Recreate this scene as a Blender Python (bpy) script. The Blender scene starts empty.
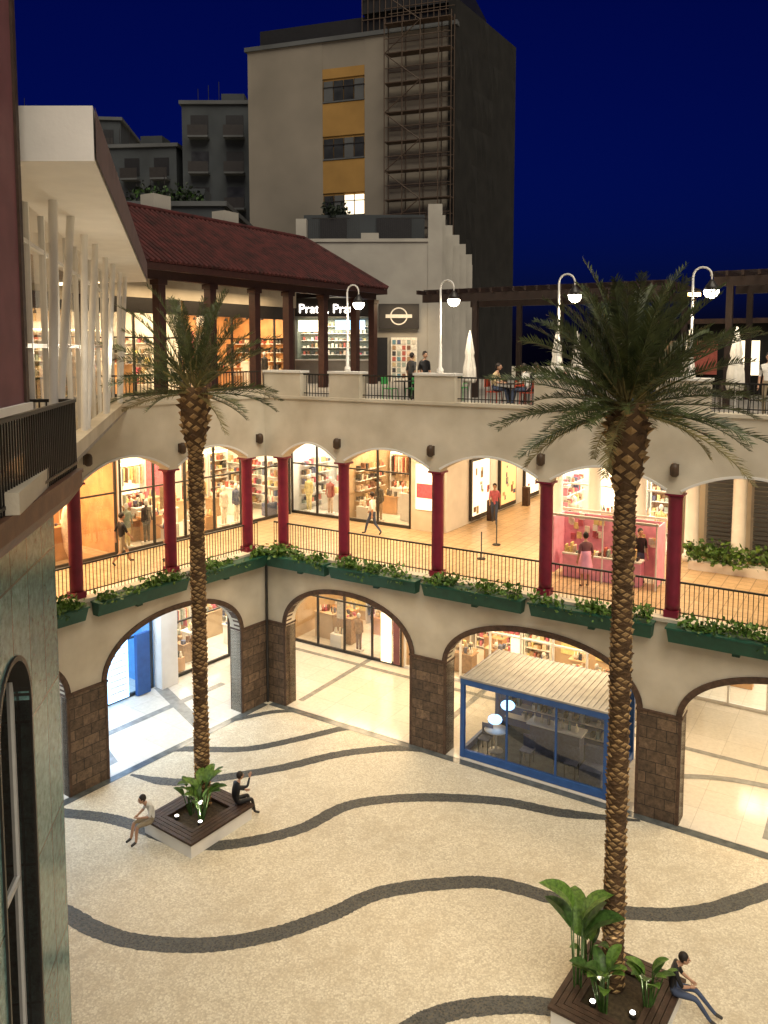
import bpy, math, random
from mathutils import Vector, Matrix
random.seed(7)
scene=bpy.context.scene
I4=Matrix.Identity(4)
# ------------------------------------------------------------ materials
MATS={}
def pbr(name,col,rough=.6,var=.12,scale=3.0,bump=0.0,bscale=30.0,metal=0.0,col2=None,spec=.4):
    if name in MATS:return MATS[name]
    m=bpy.data.materials.new(name);m.use_nodes=True
    nt=m.node_tree;b=nt.nodes['Principled BSDF']
    b.inputs['Roughness'].default_value=rough;b.inputs['Metallic'].default_value=metal
    b.inputs['Specular IOR Level'].default_value=spec
    tc=nt.nodes.new('ShaderNodeTexCoord')
    no=nt.nodes.new('ShaderNodeTexNoise');no.inputs['Scale'].default_value=scale;no.inputs['Detail'].default_value=3
    nt.links.new(tc.outputs['Object'],no.inputs['Vector'])
    cr=nt.nodes.new('ShaderNodeValToRGB')
    c2=col2 if col2 else tuple(min(1,c*(1+var)) for c in col)
    c1=tuple(c*(1-var) for c in col)
    cr.color_ramp.elements[0].position=.3;cr.color_ramp.elements[1].position=.7
    cr.color_ramp.elements[0].color=(*c1,1);cr.color_ramp.elements[1].color=(*c2,1)
    nt.links.new(no.outputs['Fac'],cr.inputs['Fac']);nt.links.new(cr.outputs['Color'],b.inputs['Base Color'])
    if bump>0:
        n2=nt.nodes.new('ShaderNodeTexNoise');n2.inputs['Scale'].default_value=bscale;n2.inputs['Detail'].default_value=2
        nt.links.new(tc.outputs['Object'],n2.inputs['Vector'])
        bp=nt.nodes.new('ShaderNodeBump');bp.inputs['Strength'].default_value=bump;bp.inputs['Distance'].default_value=.02
        nt.links.new(n2.outputs['Fac'],bp.inputs['Height']);nt.links.new(bp.outputs['Normal'],b.inputs['Normal'])
    MATS[name]=m;return m
def emit(name,col,s):
    if name in MATS:return MATS[name]
    m=bpy.data.materials.new(name);m.use_nodes=True;nt=m.node_tree
    b=nt.nodes['Principled BSDF'];b.inputs['Base Color'].default_value=(*[min(1,c) for c in col],1)
    b.inputs['Emission Color'].default_value=(*col,1);b.inputs['Emission Strength'].default_value=s
    try:m.cycles.emission_sampling='NONE'
    except Exception:pass
    MATS[name]=m;return m
def glassmat(name,tint=(.95,.97,.97),f=.12,rough=.02):
    if name in MATS:return MATS[name]
    m=bpy.data.materials.new(name);m.use_nodes=True;nt=m.node_tree;nt.nodes.clear()
    o=nt.nodes.new('ShaderNodeOutputMaterial');mx=nt.nodes.new('ShaderNodeMixShader')
    t=nt.nodes.new('ShaderNodeBsdfTransparent');t.inputs[0].default_value=(*tint,1)
    g=nt.nodes.new('ShaderNodeBsdfGlossy');g.inputs['Roughness'].default_value=rough
    fr=nt.nodes.new('ShaderNodeFresnel');fr.inputs['IOR'].default_value=1.5
    ad=nt.nodes.new('ShaderNodeMath');ad.operation='ADD';ad.inputs[1].default_value=f-.04;ad.use_clamp=True
    nt.links.new(fr.outputs[0],ad.inputs[0]);nt.links.new(ad.outputs[0],mx.inputs[0])
    nt.links.new(t.outputs[0],mx.inputs[1]);nt.links.new(g.outputs[0],mx.inputs[2]);nt.links.new(mx.outputs[0],o.inputs[0])
    MATS[name]=m;return m
def stones(name,ca,cb,grout,scale,rough=.6,bump=.5,patch=.35,patchcol=None):
    """small irregular mosaic stones"""
    m=bpy.data.materials.new(name);m.use_nodes=True;nt=m.node_tree;b=nt.nodes['Principled BSDF'];L=nt.links
    tc=nt.nodes.new('ShaderNodeTexCoord')
    v=nt.nodes.new('ShaderNodeTexVoronoi');v.inputs['Scale'].default_value=scale
    L.new(tc.outputs['Object'],v.inputs['Vector'])
    sp=nt.nodes.new('ShaderNodeSeparateColor');L.new(v.outputs['Color'],sp.inputs[0])
    r1=nt.nodes.new('ShaderNodeValToRGB');r1.color_ramp.elements[0].color=(*ca,1);r1.color_ramp.elements[1].color=(*cb,1)
    L.new(sp.outputs[0],r1.inputs[0])
    n=nt.nodes.new('ShaderNodeTexNoise');n.inputs['Scale'].default_value=1.6;n.inputs['Detail'].default_value=7;n.inputs['Roughness'].default_value=.78
    L.new(tc.outputs['Object'],n.inputs['Vector'])
    rr=nt.nodes.new('ShaderNodeValToRGB');rr.color_ramp.elements[0].position=.42;rr.color_ramp.elements[1].position=.64
    L.new(n.outputs['Fac'],rr.inputs[0])
    n3=nt.nodes.new('ShaderNodeTexNoise');n3.inputs['Scale'].default_value=.22;n3.inputs['Detail'].default_value=2
    L.new(tc.outputs['Object'],n3.inputs['Vector'])
    r3=nt.nodes.new('ShaderNodeValToRGB');r3.color_ramp.elements[0].position=.35;r3.color_ramp.elements[1].position=.68
    r3.color_ramp.elements[0].color=(.25,.25,.25,1);L.new(n3.outputs['Fac'],r3.inputs[0])
    mm=nt.nodes.new('ShaderNodeMath');mm.operation='MULTIPLY';L.new(rr.outputs[0],mm.inputs[0]);L.new(r3.outputs[0],mm.inputs[1])
    mu=nt.nodes.new('ShaderNodeMath');mu.operation='MULTIPLY';mu.inputs[1].default_value=patch;L.new(mm.outputs[0],mu.inputs[0])
    mx=nt.nodes.new('ShaderNodeMixRGB');L.new(mu.outputs[0],mx.inputs[0]);L.new(r1.outputs[0],mx.inputs[1])
    mx.inputs[2].default_value=(*(patchcol or tuple(c*.6 for c in ca)),1)
    r2=nt.nodes.new('ShaderNodeValToRGB');r2.color_ramp.elements[0].position=.5;r2.color_ramp.elements[1].position=.85
    r2.color_ramp.elements[0].color=(1,1,1,1);r2.color_ramp.elements[1].color=(0,0,0,1)
    L.new(v.outputs['Distance'],r2.inputs[0])
    mg=nt.nodes.new('ShaderNodeMixRGB');L.new(r2.outputs[0],mg.inputs[0]);mg.inputs[1].default_value=(*grout,1);L.new(mx.outputs[0],mg.inputs[2])
    L.new(mg.outputs[0],b.inputs['Base Color']);b.inputs['Roughness'].default_value=rough
    bp=nt.nodes.new('ShaderNodeBump');bp.inputs['Strength'].default_value=bump;bp.inputs['Distance'].default_value=.01
    L.new(sp.outputs[1],bp.inputs['Height']);L.new(bp.outputs[0],b.inputs['Normal'])
    MATS[name]=m;return m
def tiles(name,c1,c2,mortar,w,h,rough=.3,plane='XY',msize=.01,bump=.2,offset=.5,noise=.3):
    m=bpy.data.materials.new(name);m.use_nodes=True;nt=m.node_tree;b=nt.nodes['Principled BSDF'];L=nt.links
    tc=nt.nodes.new('ShaderNodeTexCoord');sx=nt.nodes.new('ShaderNodeSeparateXYZ');cx=nt.nodes.new('ShaderNodeCombineXYZ')
    L.new(tc.outputs['Object'],sx.inputs[0])
    if plane=='XY':L.new(sx.outputs[0],cx.inputs[0]);L.new(sx.outputs[1],cx.inputs[1])
    else:
        ad=nt.nodes.new('ShaderNodeMath');ad.operation='ADD';L.new(sx.outputs[0],ad.inputs[0]);L.new(sx.outputs[1],ad.inputs[1])
        L.new(ad.outputs[0],cx.inputs[0]);L.new(sx.outputs[2],cx.inputs[1])
    br=nt.nodes.new('ShaderNodeTexBrick');br.offset=offset;br.inputs['Scale'].default_value=1
    br.inputs['Brick Width'].default_value=w;br.inputs['Row Height'].default_value=h;br.inputs['Mortar Size'].default_value=msize
    br.inputs['Color1'].default_value=(*c1,1);br.inputs['Color2'].default_value=(*c2,1);br.inputs['Mortar'].default_value=(*mortar,1)
    L.new(cx.outputs[0],br.inputs[0])
    n=nt.nodes.new('ShaderNodeTexNoise');n.inputs['Scale'].default_value=7;n.inputs['Detail'].default_value=5;n.inputs['Roughness'].default_value=.75
    L.new(tc.outputs['Object'],n.inputs['Vector'])
    rr=nt.nodes.new('ShaderNodeValToRGB');rr.color_ramp.elements[0].position=.3;rr.color_ramp.elements[1].position=.7
    rr.color_ramp.elements[0].color=(1-noise,)*3+(1,);rr.color_ramp.elements[1].color=(1+noise*.6,)*3+(1,)
    L.new(n.outputs['Fac'],rr.inputs[0])
    mx=nt.nodes.new('ShaderNodeMixRGB');mx.blend_type='MULTIPLY';mx.inputs[0].default_value=1
    L.new(br.outputs['Color'],mx.inputs[1]);L.new(rr.outputs[0],mx.inputs[2]);L.new(mx.outputs[0],b.inputs['Base Color'])
    b.inputs['Roughness'].default_value=rough
    if bump:
        bp=nt.nodes.new('ShaderNodeBump');bp.invert=True;bp.inputs['Strength'].default_value=bump;bp.inputs['Distance'].default_value=.01
        L.new(br.outputs['Fac'],bp.inputs['Height']);L.new(bp.outputs[0],b.inputs['Normal'])
    MATS[name]=m;return m
plaster=pbr('plaster',(.55,.485,.375),.85,.12,.8,.25,25,col2=(.66,.60,.49))
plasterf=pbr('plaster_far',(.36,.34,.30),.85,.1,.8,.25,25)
white=pbr('white_paint',(.74,.72,.68),.6,.05,2,.1,20)
stone=tiles('brown_stone',(.17,.112,.070),(.085,.056,.036),(.03,.02,.014),.55,.34,.65,'XZ',.012,.4,noise=.65)
trim=pbr('dark_trim_stone',(.085,.05,.033),.7,.35,9,.3,30)
mosaic=stones('mosaic_cream',(.58,.52,.40),(.78,.73,.59),(.50,.44,.33),24,.62,.35,.62,(.38,.29,.17))
mosaicd=stones('mosaic_dark',(.022,.026,.028),(.085,.09,.09),(.11,.10,.08),24,.6,.45,.3,(.12,.12,.11))
marble=tiles('marble_floor',(.68,.64,.57),(.63,.59,.51),(.5,.46,.4),1.2,1.2,.12,'XY',.01,.0,0,.12)
marbled=pbr('marble_dark',(.10,.11,.11),.15,.3,4)
marblem=pbr('marble_grey',(.26,.26,.245),.15,.2,4)
tan=tiles('tan_floor',(.56,.40,.24),(.47,.33,.185),(.26,.18,.10),.42,.42,.35,'XY',.015,.1,0,.25)
red=pbr('red_column',(.17,.010,.030),.45,.15,4,.08,15)
iron=pbr('dark_iron',(.018,.016,.014),.45,.2,6)
bronze=pbr('bronze',(.06,.035,.02),.5,.2,6)
green=pbr('green_planter',(.010,.07,.045),.5,.2,5)
leafA=pbr('leaf_bright',(.07,.16,.02),.5,.4,14,col2=(.14,.26,.04))
leafB=pbr('leaf_mid',(.035,.09,.016),.5,.4,12,col2=(.07,.15,.03))
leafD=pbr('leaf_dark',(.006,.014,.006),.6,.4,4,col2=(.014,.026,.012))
palml=pbr('palm_leaf',(.030,.046,.016),.45,.4,5,col2=(.09,.115,.035))
palmd=pbr('palm_leaf_dry',(.18,.15,.055),.6,.4,5)
bark=pbr('palm_bark',(.27,.16,.068),.85,.4,5,.5,35,col2=(.48,.31,.14))
barkd=pbr('palm_bark_dark',(.09,.05,.023),.9,.35,7,.5,35)
soil=pbr('soil',(.05,.035,.02),.95,.4,12,.6,25)
wood=pbr('dark_wood',(.05,.027,.018),.6,.3,6,.2,20)
woodl=pbr('warm_wood',(.52,.28,.12),.5,.2,2)
rooft=pbr('roof_tile',(.052,.009,.008),.75,.6,2,.4,12)
rusty=pbr('roof_wood',(.040,.013,.010),.6,.2,5)
pergw=pbr('pergola_wood',(.022,.011,.008),.6,.2,5)
glass=glassmat('shop_glass')
glassd=glassmat('dark_glass',(.25,.3,.32),.25)
frame=pbr('dark_frame',(.03,.027,.025),.4,.1,5)
framew=pbr('white_frame',(.7,.7,.68),.4,.05,5)
concrete=pbr('concrete',(.3,.28,.25),.85,.15,2,.2,20)
cornw=pbr('cornice_brown',(.13,.065,.04),.55,.25,4,.2,20)
beige=pbr('tower_beige',(.20,.178,.145),.9,.14,.2,.2,6,col2=(.25,.22,.18))
yellow=pbr('tower_yellow',(.30,.17,.045),.85,.15,.5)
greyb=pbr('grey_building',(.045,.052,.058),.9,.25,.3)
greyc=pbr('grey_trim',(.085,.09,.095),.9,.2,.4)
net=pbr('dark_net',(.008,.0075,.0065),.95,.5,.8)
scaf=pbr('scaffold_metal',(.07,.045,.03),.6,.2,3)
blackm=pbr('black',(.010,.010,.012),.5,.2,5)
wing=pbr('window_grey',(.03,.032,.034),.3,.5,1)
blue=pbr('kiosk_blue',(.03,.095,.30),.4,.12,4)
corr=pbr('corrugated_grey',(.30,.30,.29),.45,.15,3)
pink=pbr('pink_fabric',(.80,.36,.50),.8,.12,4)
pinkw=pbr('pinkish_wall',(.19,.075,.085),.7,.15,2)
mauve=pbr('mauve_fascia',(.16,.11,.11),.7,.15,2)
teal=tiles('teal_cladding',(.17,.33,.33),(.10,.21,.215),(.05,.08,.08),.75,2.1,.22,'XZ',.02,.2,0,.7)
canvas=pbr('canvas_white',(.78,.74,.66),.8,.08,8)
bluew=pbr('blue_shop_wall',(.12,.32,.62),.5,.1,3)
tanw=pbr('shop_back_tan',(.50,.36,.22),.6,.1,2)
E_warm=emit('warm_light',(1,.76,.45),9)
E_white=emit('white_light',(1,.92,.8),9)
E_lamp=emit('lamp_globe',(1,.90,.70),14)
E_blue=emit('blue_light',(.35,.62,1),3)
E_sign=emit('sign_light',(1,.86,.6),4)
E_red=emit('sale_red',(.8,.05,.04),.8)
E_win=emit('lit_window',(1,.86,.62),1.6)
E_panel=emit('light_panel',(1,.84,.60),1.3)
E_tile=emit('backlit_panel',(1,.62,.28),.6)
itc=[(.6,.55,.45),(.35,.22,.12),(.42,.11,.08),(.1,.12,.2),(.75,.7,.6),(.55,.42,.24),(.05,.05,.05),(.3,.35,.3),(.7,.52,.38),(.5,.12,.16),(.12,.24,.28),(.7,.58,.25),(.2,.1,.06)]
items=[pbr('it%d'%i,c,.6,.2,9) for i,c in enumerate(itc)]
PAL={'mix':items,'pale':[items[i] for i in (0,4,1,4,8,5,6,7,3,9,12,2,11)],'dark':[items[i] for i in (1,6,12,5,0,4,6,8,2)],'blue':[items[i] for i in(3,4,10,0,6,4)]}
# ------------------------------------------------------------ builder
class Part:
    def __init__(s,name,parent=None,M=I4):
        s.n=name;s.p=parent;s.M=M;s.v=[];s.f=[];s.mi=[];s.ml=[];s.sm=[]
    def mid(s,m):
        if m not in s.ml:s.ml.append(m)
        return s.ml.index(m)
    def add(s,vs,fs,m,smooth=False):
        o=len(s.v);s.v+= [tuple(v) for v in vs];k=s.mid(m)
        for f in fs:s.f.append([i+o for i in f]);s.mi.append(k);s.sm.append(smooth)
    def box(s,x0,x1,y0,y1,z0,z1,m):
        s.add([(x0,y0,z0),(x1,y0,z0),(x1,y1,z0),(x0,y1,z0),(x0,y0,z1),(x1,y0,z1),(x1,y1,z1),(x0,y1,z1)],
              [(3,2,1,0),(4,5,6,7),(0,1,5,4),(1,2,6,5),(2,3,7,6),(3,0,4,7)],m)
    def rbox(s,c,sx,sy,sz,ang,m,tilt=0):
        Mx=Matrix.Translation(c)@Matrix.Rotation(ang,4,'Z')@Matrix.Rotation(tilt,4,'Y')
        vs=[Mx@Vector((a*sx/2,b*sy/2,d*sz/2)) for d in(-1,1) for a,b in((-1,-1),(1,-1),(1,1),(-1,1))]
        s.add(vs,[(3,2,1,0),(4,5,6,7),(0,1,5,4),(1,2,6,5),(2,3,7,6),(3,0,4,7)],m)
    def poly(s,pts,m):s.add(pts,[list(range(len(pts)))],m)
    def tube(s,p,q,r0,r1=None,m=None,n=8,caps=True,smooth=True):
        r1=r0 if r1 is None else r1
        p=Vector(p);q=Vector(q);d=(q-p).normalized()
        a=d.orthogonal().normalized();b=d.cross(a)
        vs=[];
        for c,r in((p,r0),(q,r1)):
            for i in range(n):
                t=2*math.pi*i/n;vs.append(c+a*(r*math.cos(t))+b*(r*math.sin(t)))
        s.add(vs,[(i,(i+1)%n,n+(i+1)%n,n+i) for i in range(n)],m,smooth)
        if caps:s.add(vs,[list(range(n))[::-1],list(range(n,2*n))],m)
    def path(s,pts,r,m,n=8):
        for a,b in zip(pts[:-1],pts[1:]):s.tube(a,b,r,r,m,n,True)
    def lathe(s,c,prof,m,n=20,smooth=True,fold=0,fn=8):
        vs=[]
        for r,z in prof:
            for i in range(n):
                t=2*math.pi*i/n;rr=r*(1+fold*math.cos(fn*t));vs.append((c[0]+rr*math.cos(t),c[1]+rr*math.sin(t),c[2]+z))
        fs=[]
        for j in range(len(prof)-1):
            for i in range(n):fs.append((j*n+i,j*n+(i+1)%n,(j+1)*n+(i+1)%n,(j+1)*n+i))
        fs.append(list(range(n))[::-1]);fs.append([(len(prof)-1)*n+i for i in range(n)])
        s.add(vs,fs,m,smooth)
    def sphere(s,c,r,m,n=12,sc=(1,1,1)):
        pr=[(max(.001,r*math.sin(math.pi*j/8)),-r*math.cos(math.pi*j/8)) for j in range(9)]
        vs=[];
        for rr,z in pr:
            for i in range(n):
                t=2*math.pi*i/n;vs.append((c[0]+sc[0]*rr*math.cos(t),c[1]+sc[1]*rr*math.sin(t),c[2]+sc[2]*z))
        fs=[(j*n+i,j*n+(i+1)%n,(j+1)*n+(i+1)%n,(j+1)*n+i) for j in range(8) for i in range(n)]
        s.add(vs,fs,m,True)
    def arch(s,x0,x1,zs,zc,zt,y0,y1,m,e=2.0,n=28,seg=False):
        pts=archpts(x0,x1,zs,zc,e,n,seg)
        for (a,za),(b,zb) in zip(pts[:-1],pts[1:]):
            s.poly([(a,y0,za),(b,y0,zb),(b,y0,zt),(a,y0,zt)],m)
            s.poly([(b,y1,zb),(a,y1,za),(a,y1,zt),(b,y1,zt)],m)
            s.poly([(a,y0,za),(a,y1,za),(b,y1,zb),(b,y0,zb)],m)
    def archtrim(s,x0,x1,zs,zc,w,y0,y1,m,e=2.0,n=36,seg=False):
        pts=archpts(x0,x1,zs,zc,e,n,seg)
        k=len(pts);out=[]
        for i,(x,z) in enumerate(pts):
            a=pts[max(0,i-1)];b=pts[min(k-1,i+1)];tx,tz=b[0]-a[0],b[1]-a[1];l=math.hypot(tx,tz) or 1
            out.append((x-tz/l*w,z+tx/l*w))
        for i in range(k-1):
            a,b=pts[i],pts[i+1];c,d=out[i+1],out[i]
            s.poly([(a[0],y0,a[1]),(b[0],y0,b[1]),(c[0],y0,c[1]),(d[0],y0,d[1])],m)
            s.poly([(a[0],y0,a[1]-.004),(a[0],y1,a[1]-.004),(b[0],y1,b[1]-.004),(b[0],y0,b[1]-.004)],m)
            s.poly([(d[0],y0,d[1]),(c[0],y0,c[1]),(c[0],y0+.06,c[1]),(d[0],y0+.06,d[1])],m)
    def build(s):
        me=bpy.data.meshes.new(s.n);me.from_pydata(s.v,[],s.f)
        for m in s.ml:me.materials.append(m)
        me.polygons.foreach_set('material_index',s.mi);me.polygons.foreach_set('use_smooth',s.sm);me.update()
        o=bpy.data.objects.new(s.n,me);scene.collection.objects.link(o)
        if s.p:o.parent=s.p
        o.matrix_local=s.M;s.o=o;return o
def archpts(x0,x1,zs,zc,e,n,seg):
    c=(x0+x1)/2;h=(x1-x0)/2;r=[]
    for i in range(n+1):
        t=-math.cos(math.pi*i/n)
        if seg:z=zs+(zc-zs)*(1-t*t)
        else:z=zs+(zc-zs)*max(0,1-abs(t)**e)**(1/e)
        r.append((c+t*h,z))
    return r
def empty(name,loc=(0,0,0)):
    o=bpy.data.objects.new(name,None);o.location=loc;scene.collection.objects.link(o);o.empty_display_size=.3;return o
def text(name,body,M,size,m,parent,ext=.015):
    c=bpy.data.curves.new(name,'FONT');c.body=body;c.size=size;c.extrude=ext;c.materials.append(m)
    o=bpy.data.objects.new(name,c);scene.collection.objects.link(o);o.parent=parent;o.matrix_local=M@Matrix.Rotation(math.pi/2,4,'X');return o
def light(name,kind,M,loc,power,col,parent,size=1,size2=None,spot=None,rot=None):
    d=bpy.data.lights.new(name,kind);d.energy=power;d.color=col
    if kind=='AREA':
        d.shape='RECTANGLE';d.size=size;d.size_y=size2 or size
    else:d.shadow_soft_size=size
    if spot:d.spot_size=spot
    o=bpy.data.objects.new(name,d);scene.collection.objects.link(o);o.parent=parent
    o.matrix_local=M@Matrix.Translation(loc)@(rot if rot else I4);return o
WARM=(1,.72,.41);WW=(1,.85,.63);COOL=(.5,.74,1)
# frames
C=(-4.5,29.96,0)
MR=Matrix.Translation(C)@Matrix.Rotation(math.atan2(-.5357,.8444),4,'Z')
ML=Matrix.Translation(C)@Matrix.Rotation(math.atan2(.79986,.60019),4,'Z')
ME=Matrix.Translation((-8.43,28.8,0))@Matrix.Rotation(math.atan2(.851,.525),4,'Z')
MF=Matrix.Translation((-5.2,12.4,0))@Matrix.Rotation(math.atan2(.988,-.154),4,'Z')
mall=empty('shopping_mall')
# ------------------------------------------------------------ ground
g=Part('ground');g.poly([(-400,-200,0),(400,-200,0),(400,600,0),(-400,600,0)],mosaic);g.build()
def catmull(P,k=10):
    P=[Vector((*p,0)) for p in P];P=[2*P[0]-P[1]]+P+[2*P[-1]-P[-2]];o=[]
    for i in range(1,len(P)-2):
        for j in range(k):
            t=j/k;a,b,c,d=P[i-1:i+3]
            o.append(.5*((2*b)+(c-a)*t+(2*a-5*b+4*c-d)*t*t+(3*b-a-3*c+d)*t**3))
    o.append(P[-2]);return o
waves=[([(-8.1,24.5),(-6.9,24.1),(-5.8,24.15),(-3.4,24.9),(-1.5,25.8),(.4,26.2),(1.6,25.95)],.42),
([(-7.6,26.0),(-6.8,26.15),(-4.7,26.15),(-2.9,26.9),(-1.4,27.65),(-.7,27.5)],.36),
([(-6.2,28.0),(-5.3,28.4),(-4.1,28.95),(-3.2,28.95)],.28),
([(-9.9,22.6),(-9.5,22.4),(-8.3,22.2),(-7.2,21.8),(-5.6,21.0),(-4.2,20.9),(-2.4,21.6),(-1.0,22.8),(1.1,23.2),(3.5,23.0),(5.2,22.4),(7.4,22.0)],.44),
([(-11,19.6),(-9.3,19.3),(-7.87,18.32),(-6.11,17.39),(-4.21,17.17),(-2.65,17.49),(-1.3,18.15),(-.1,18.93),(1.68,19.3),(2.95,19.26),(4.35,18.67),(5.71,18.25),(7.65,18.25),(10.32,19.23),(12,19.35)],.47),
([(-11,13.6),(-8.5,13.0),(-6,12.6),(-3.5,12.9),(-1.6,13.7),(.32,14.79),(.94,15.17),(1.78,15.42),(3.03,15.5),(4.22,15.25),(5.29,14.77),(7.2,14.3),(9.5,14.6),(12,15.6)],.47),
([(-11,9.6),(-8,9.0),(-5,9.1),(-2,10.4),(1,11.4),(4,11.2),(7,10.4),(10,10.8),(14,11.9)],.47)]
wb=Part('pavement_wave_bands')
rw=random.Random(4)
for P,w in waves:
    pts=catmull(P,24);n=len(pts);edge=[1+rw.uniform(-.07,.07) for _ in range(n+1)]
    def off(i):
        a=pts[max(0,i-1)];b=pts[min(n-1,i+1)];d=(b-a).normalized();q=Vector((-d.y,d.x,0))
        ww=w*.5*min(1,.25+i/28,.25+(n-1-i)/28)
        return pts[i]+q*ww*edge[i],pts[i]-q*ww*edge[(i*7)%n]
    for i in range(n-1):
        a,b=off(i);c,d=off(i+1)
        wb.poly([(b.x,b.y,.004),(d.x,d.y,.004),(c.x,c.y,.004),(a.x,a.y,.004)],mosaicd)
wb.build()
# ------------------------------------------------------------ mall facades
cols={'R':[.66,3.47,7.29,11.08,14.88,18.7,22.5],'L':[-.7,-4.25,-7.8,-11.4]}
gar={'R':[(.95,6.4),(7.8,14.05),(15.3,21.5)],'L':[(-7.05,-1.4),(-14,-8.45)]}
for tag,M in(('R',MR),('L',ML)):
    w=Part('facade_wall',mall,M)
    xs=(0,24) if tag=='R' else (-15,0)
    openings=sorted(gar[tag]);cur=xs[0]
    st=Part('stone_piers',mall,M)
    for a,b in openings:
        if a>cur:
            w.box(cur,a,0,.5,0,5.9,plaster)
            st.box(cur,a,-.05,.55,0,3.15,stone)
            st.box(cur-.03,a+.03,-.07,.56,3.15,3.22,trim)
        w.arch(a,b,3.1,4.75,5.9,0,.5,plaster,2.15)
        st.archtrim(a,b,3.1,4.75,.17,-.05,.3,trim,2.15)
        for xx in(a,b):
            st.box(xx-(.09 if xx==a else -.0),xx+(.0 if xx==a else .09),-.062,.2,0,3.14,trim)
        cur=b
    if cur<xs[1]:
        w.box(cur,xs[1],0,.5,0,5.9,plaster);st.box(cur,xs[1],-.05,.55,0,3.15,stone);st.box(cur-.03,xs[1],-.07,.56,3.15,3.22,trim)
    cs=sorted(cols[tag])
    if tag=='R':w.box(0,cs[0]-.21,0,.5,9.55,11.75,plaster)
    else:w.box(cs[-1]+.21,0,0,.5,9.55,11.75,plaster);w.box(-15,cs[0]-.21,0,.5,9.55,11.75,plaster)
    for c in cs:w.box(c-.21,c+.21,0,.5,9.55,11.75,plaster)
    for a,b in zip(cs[:-1],cs[1:]):
        w.arch(a+.21,b-.21,9.62,10.14,11.75,0,.5,plaster,seg=True)
        st.archtrim(a+.21,b-.21,9.62,10.14,.07,-.03,.02,white,seg=True)
    w.box(xs[0],xs[1],-.1,.55,5.9,6.0,plaster)
    w.box(xs[0],xs[1],-.06,.56,11.75,11.85,plaster)
    w.build();st.build()
    cp=Part('red_columns',mall,M)
    for c in cs:
        cp.box(c-.2,c+.2,.05,.45,6.0,6.2,red)
        cp.lathe((c,.25,0),[(.2,6.2),(.205,6.4),(.195,9.35),(.21,9.42),(.24,9.5)],red,16)
        cp.box(c-.25,c+.25,0.0,.5,9.49,9.55,red)
    cp.build()
    rl=Part('balcony_railing',mall,M)
    ends=[xs[0]]+cs+[xs[1]]
    for a,b in zip(ends[:-1],ends[1:]):
        a+=.2;b-=.2
        if b-a<.2:continue
        rl.box(a,b,.22,.28,6.98,7.03,iron);rl.box(a,b,.235,.265,6.12,6.15,iron)
        n=int((b-a)/.125)
        for i in range(n+1):
            x=a+(b-a)*i/n;rl.box(x-.009,x+.009,.241,.259,6.0,6.98,iron)
    rl.build()
    for c in (([3.42,7.2,11.0,14.9,18.7]) if tag=='R' else [-.35,-3.95,-7.5]):
        sc=Part('wall_lantern',mall,M)
        sc.box(c-.1,c+.1,-.05,-.001,10.1,10.4,bronze)
        sc.lathe((c,-.12,10.05),[(.06,.0),(.12,.06),(.125,.26),(.1,.34),(.05,.38)],bronze,12);sc.build()
    th=Part('threshold_strip',mall,M)
    th.poly([(.3,-.32,.008),(xs[1],-.32,.008),(xs[1],-.02,.008),(.3,-.02,.008)] if tag=='R' else [(-15,-.32,.0105),(-.3,-.32,.0105),(-.3,-.02,.0105),(-15,-.02,.0105)],marbled)
    th.build()
cp=Part('corner_pipe',mall);cp.tube((C[0]+.02,C[1]-.14,0),(C[0]+.02,C[1]-.14,5.9),.05,.05,frame,10);cp.build()
pr=Part('terrace_parapet',mall,MR)
peds=[(-.6,1.7),(3.0,4.3),(6.5,8.0),(10.7,12.1),(14.3,15.7),(18.1,19.5),(21.9,23.3)]
for a,b in peds:
    pr.box(max(a,-.0),b,.03,.47,11.85,12.7,plaster);pr.box(max(a,0)-.04,b+.04,-.02,.52,12.7,12.78,white)
pr.build()
pr=Part('terrace_railing',mall,MR)
for (a,b),(c,d) in zip(peds[:-1],peds[1:]):
    pr.box(b,c,.22,.28,12.62,12.67,iron);pr.box(b,c,.235,.265,11.95,11.98,iron)
    n=int((c-b)/.12)
    for i in range(1,n):
        x=b+(c-b)*i/n;pr.box(x-.01,x+.01,.24,.26,11.85,12.62,iron)
pr.build()
pl=Part('terrace_parapet',mall,ML)
pl.box(-15,0,.05,.4,11.85,12.05,plaster)
pl.box(-15,0,.2,.25,12.7,12.75,iron)
n=110
for i in range(n):
    x=-15+15*i/n;pl.box(x-.009,x+.009,.215,.235,12.05,12.7,iron)
pl.build()
sl=Part('floor_slabs',mall,MR)
sl.box(-9,30,.5,5.9,5.2,5.94,white);sl.box(-9,30,.55,8.4,10.35,11.6,white);sl.box(4.5,30,5.9,24,5.1,5.93,white)
sl.box(8.5,30,8.4,24,10.3,11.61,white);sl.box(-9,4.6,8.4,24,10.3,11.605,white);sl.box(4.6,8.5,12,24,10.33,11.607,white)
sl.poly([(-9,.3,5.985),(30,.3,5.985),(30,24,5.985),(-9,24,5.985)],tan)
sl.poly([(-9,.3,11.68),(30,.3,11.68),(30,24,11.68),(-9,24,11.68)],concrete)
sl.poly([(-9,-.015,.012),(30,-.015,.012),(30,12,.012),(-9,12,.012)],marble)
for x in(1.0,6.6,12.4,17.4):
    sl.poly([(x,.6,.016),(x+.25,.6,.016),(x+.25,11,.016),(x,11,.016)],marblem)
sl.poly([(-4,4.6,.02),(30,4.6,.02),(30,4.85,.02),(-4,4.85,.02)],marblem)
cu=catmull([(14,2.2),(16,3.2),(18,3.4),(20,2.6),(22,2.4),(24,3.2)],8)
for a,b in zip(cu[:-1],cu[1:]):sl.poly([(a.x,a.y,.024),(b.x,b.y,.024),(b.x,b.y+.3,.024),(a.x,a.y+.3,.024)],marblem)
sl.build()
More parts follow.
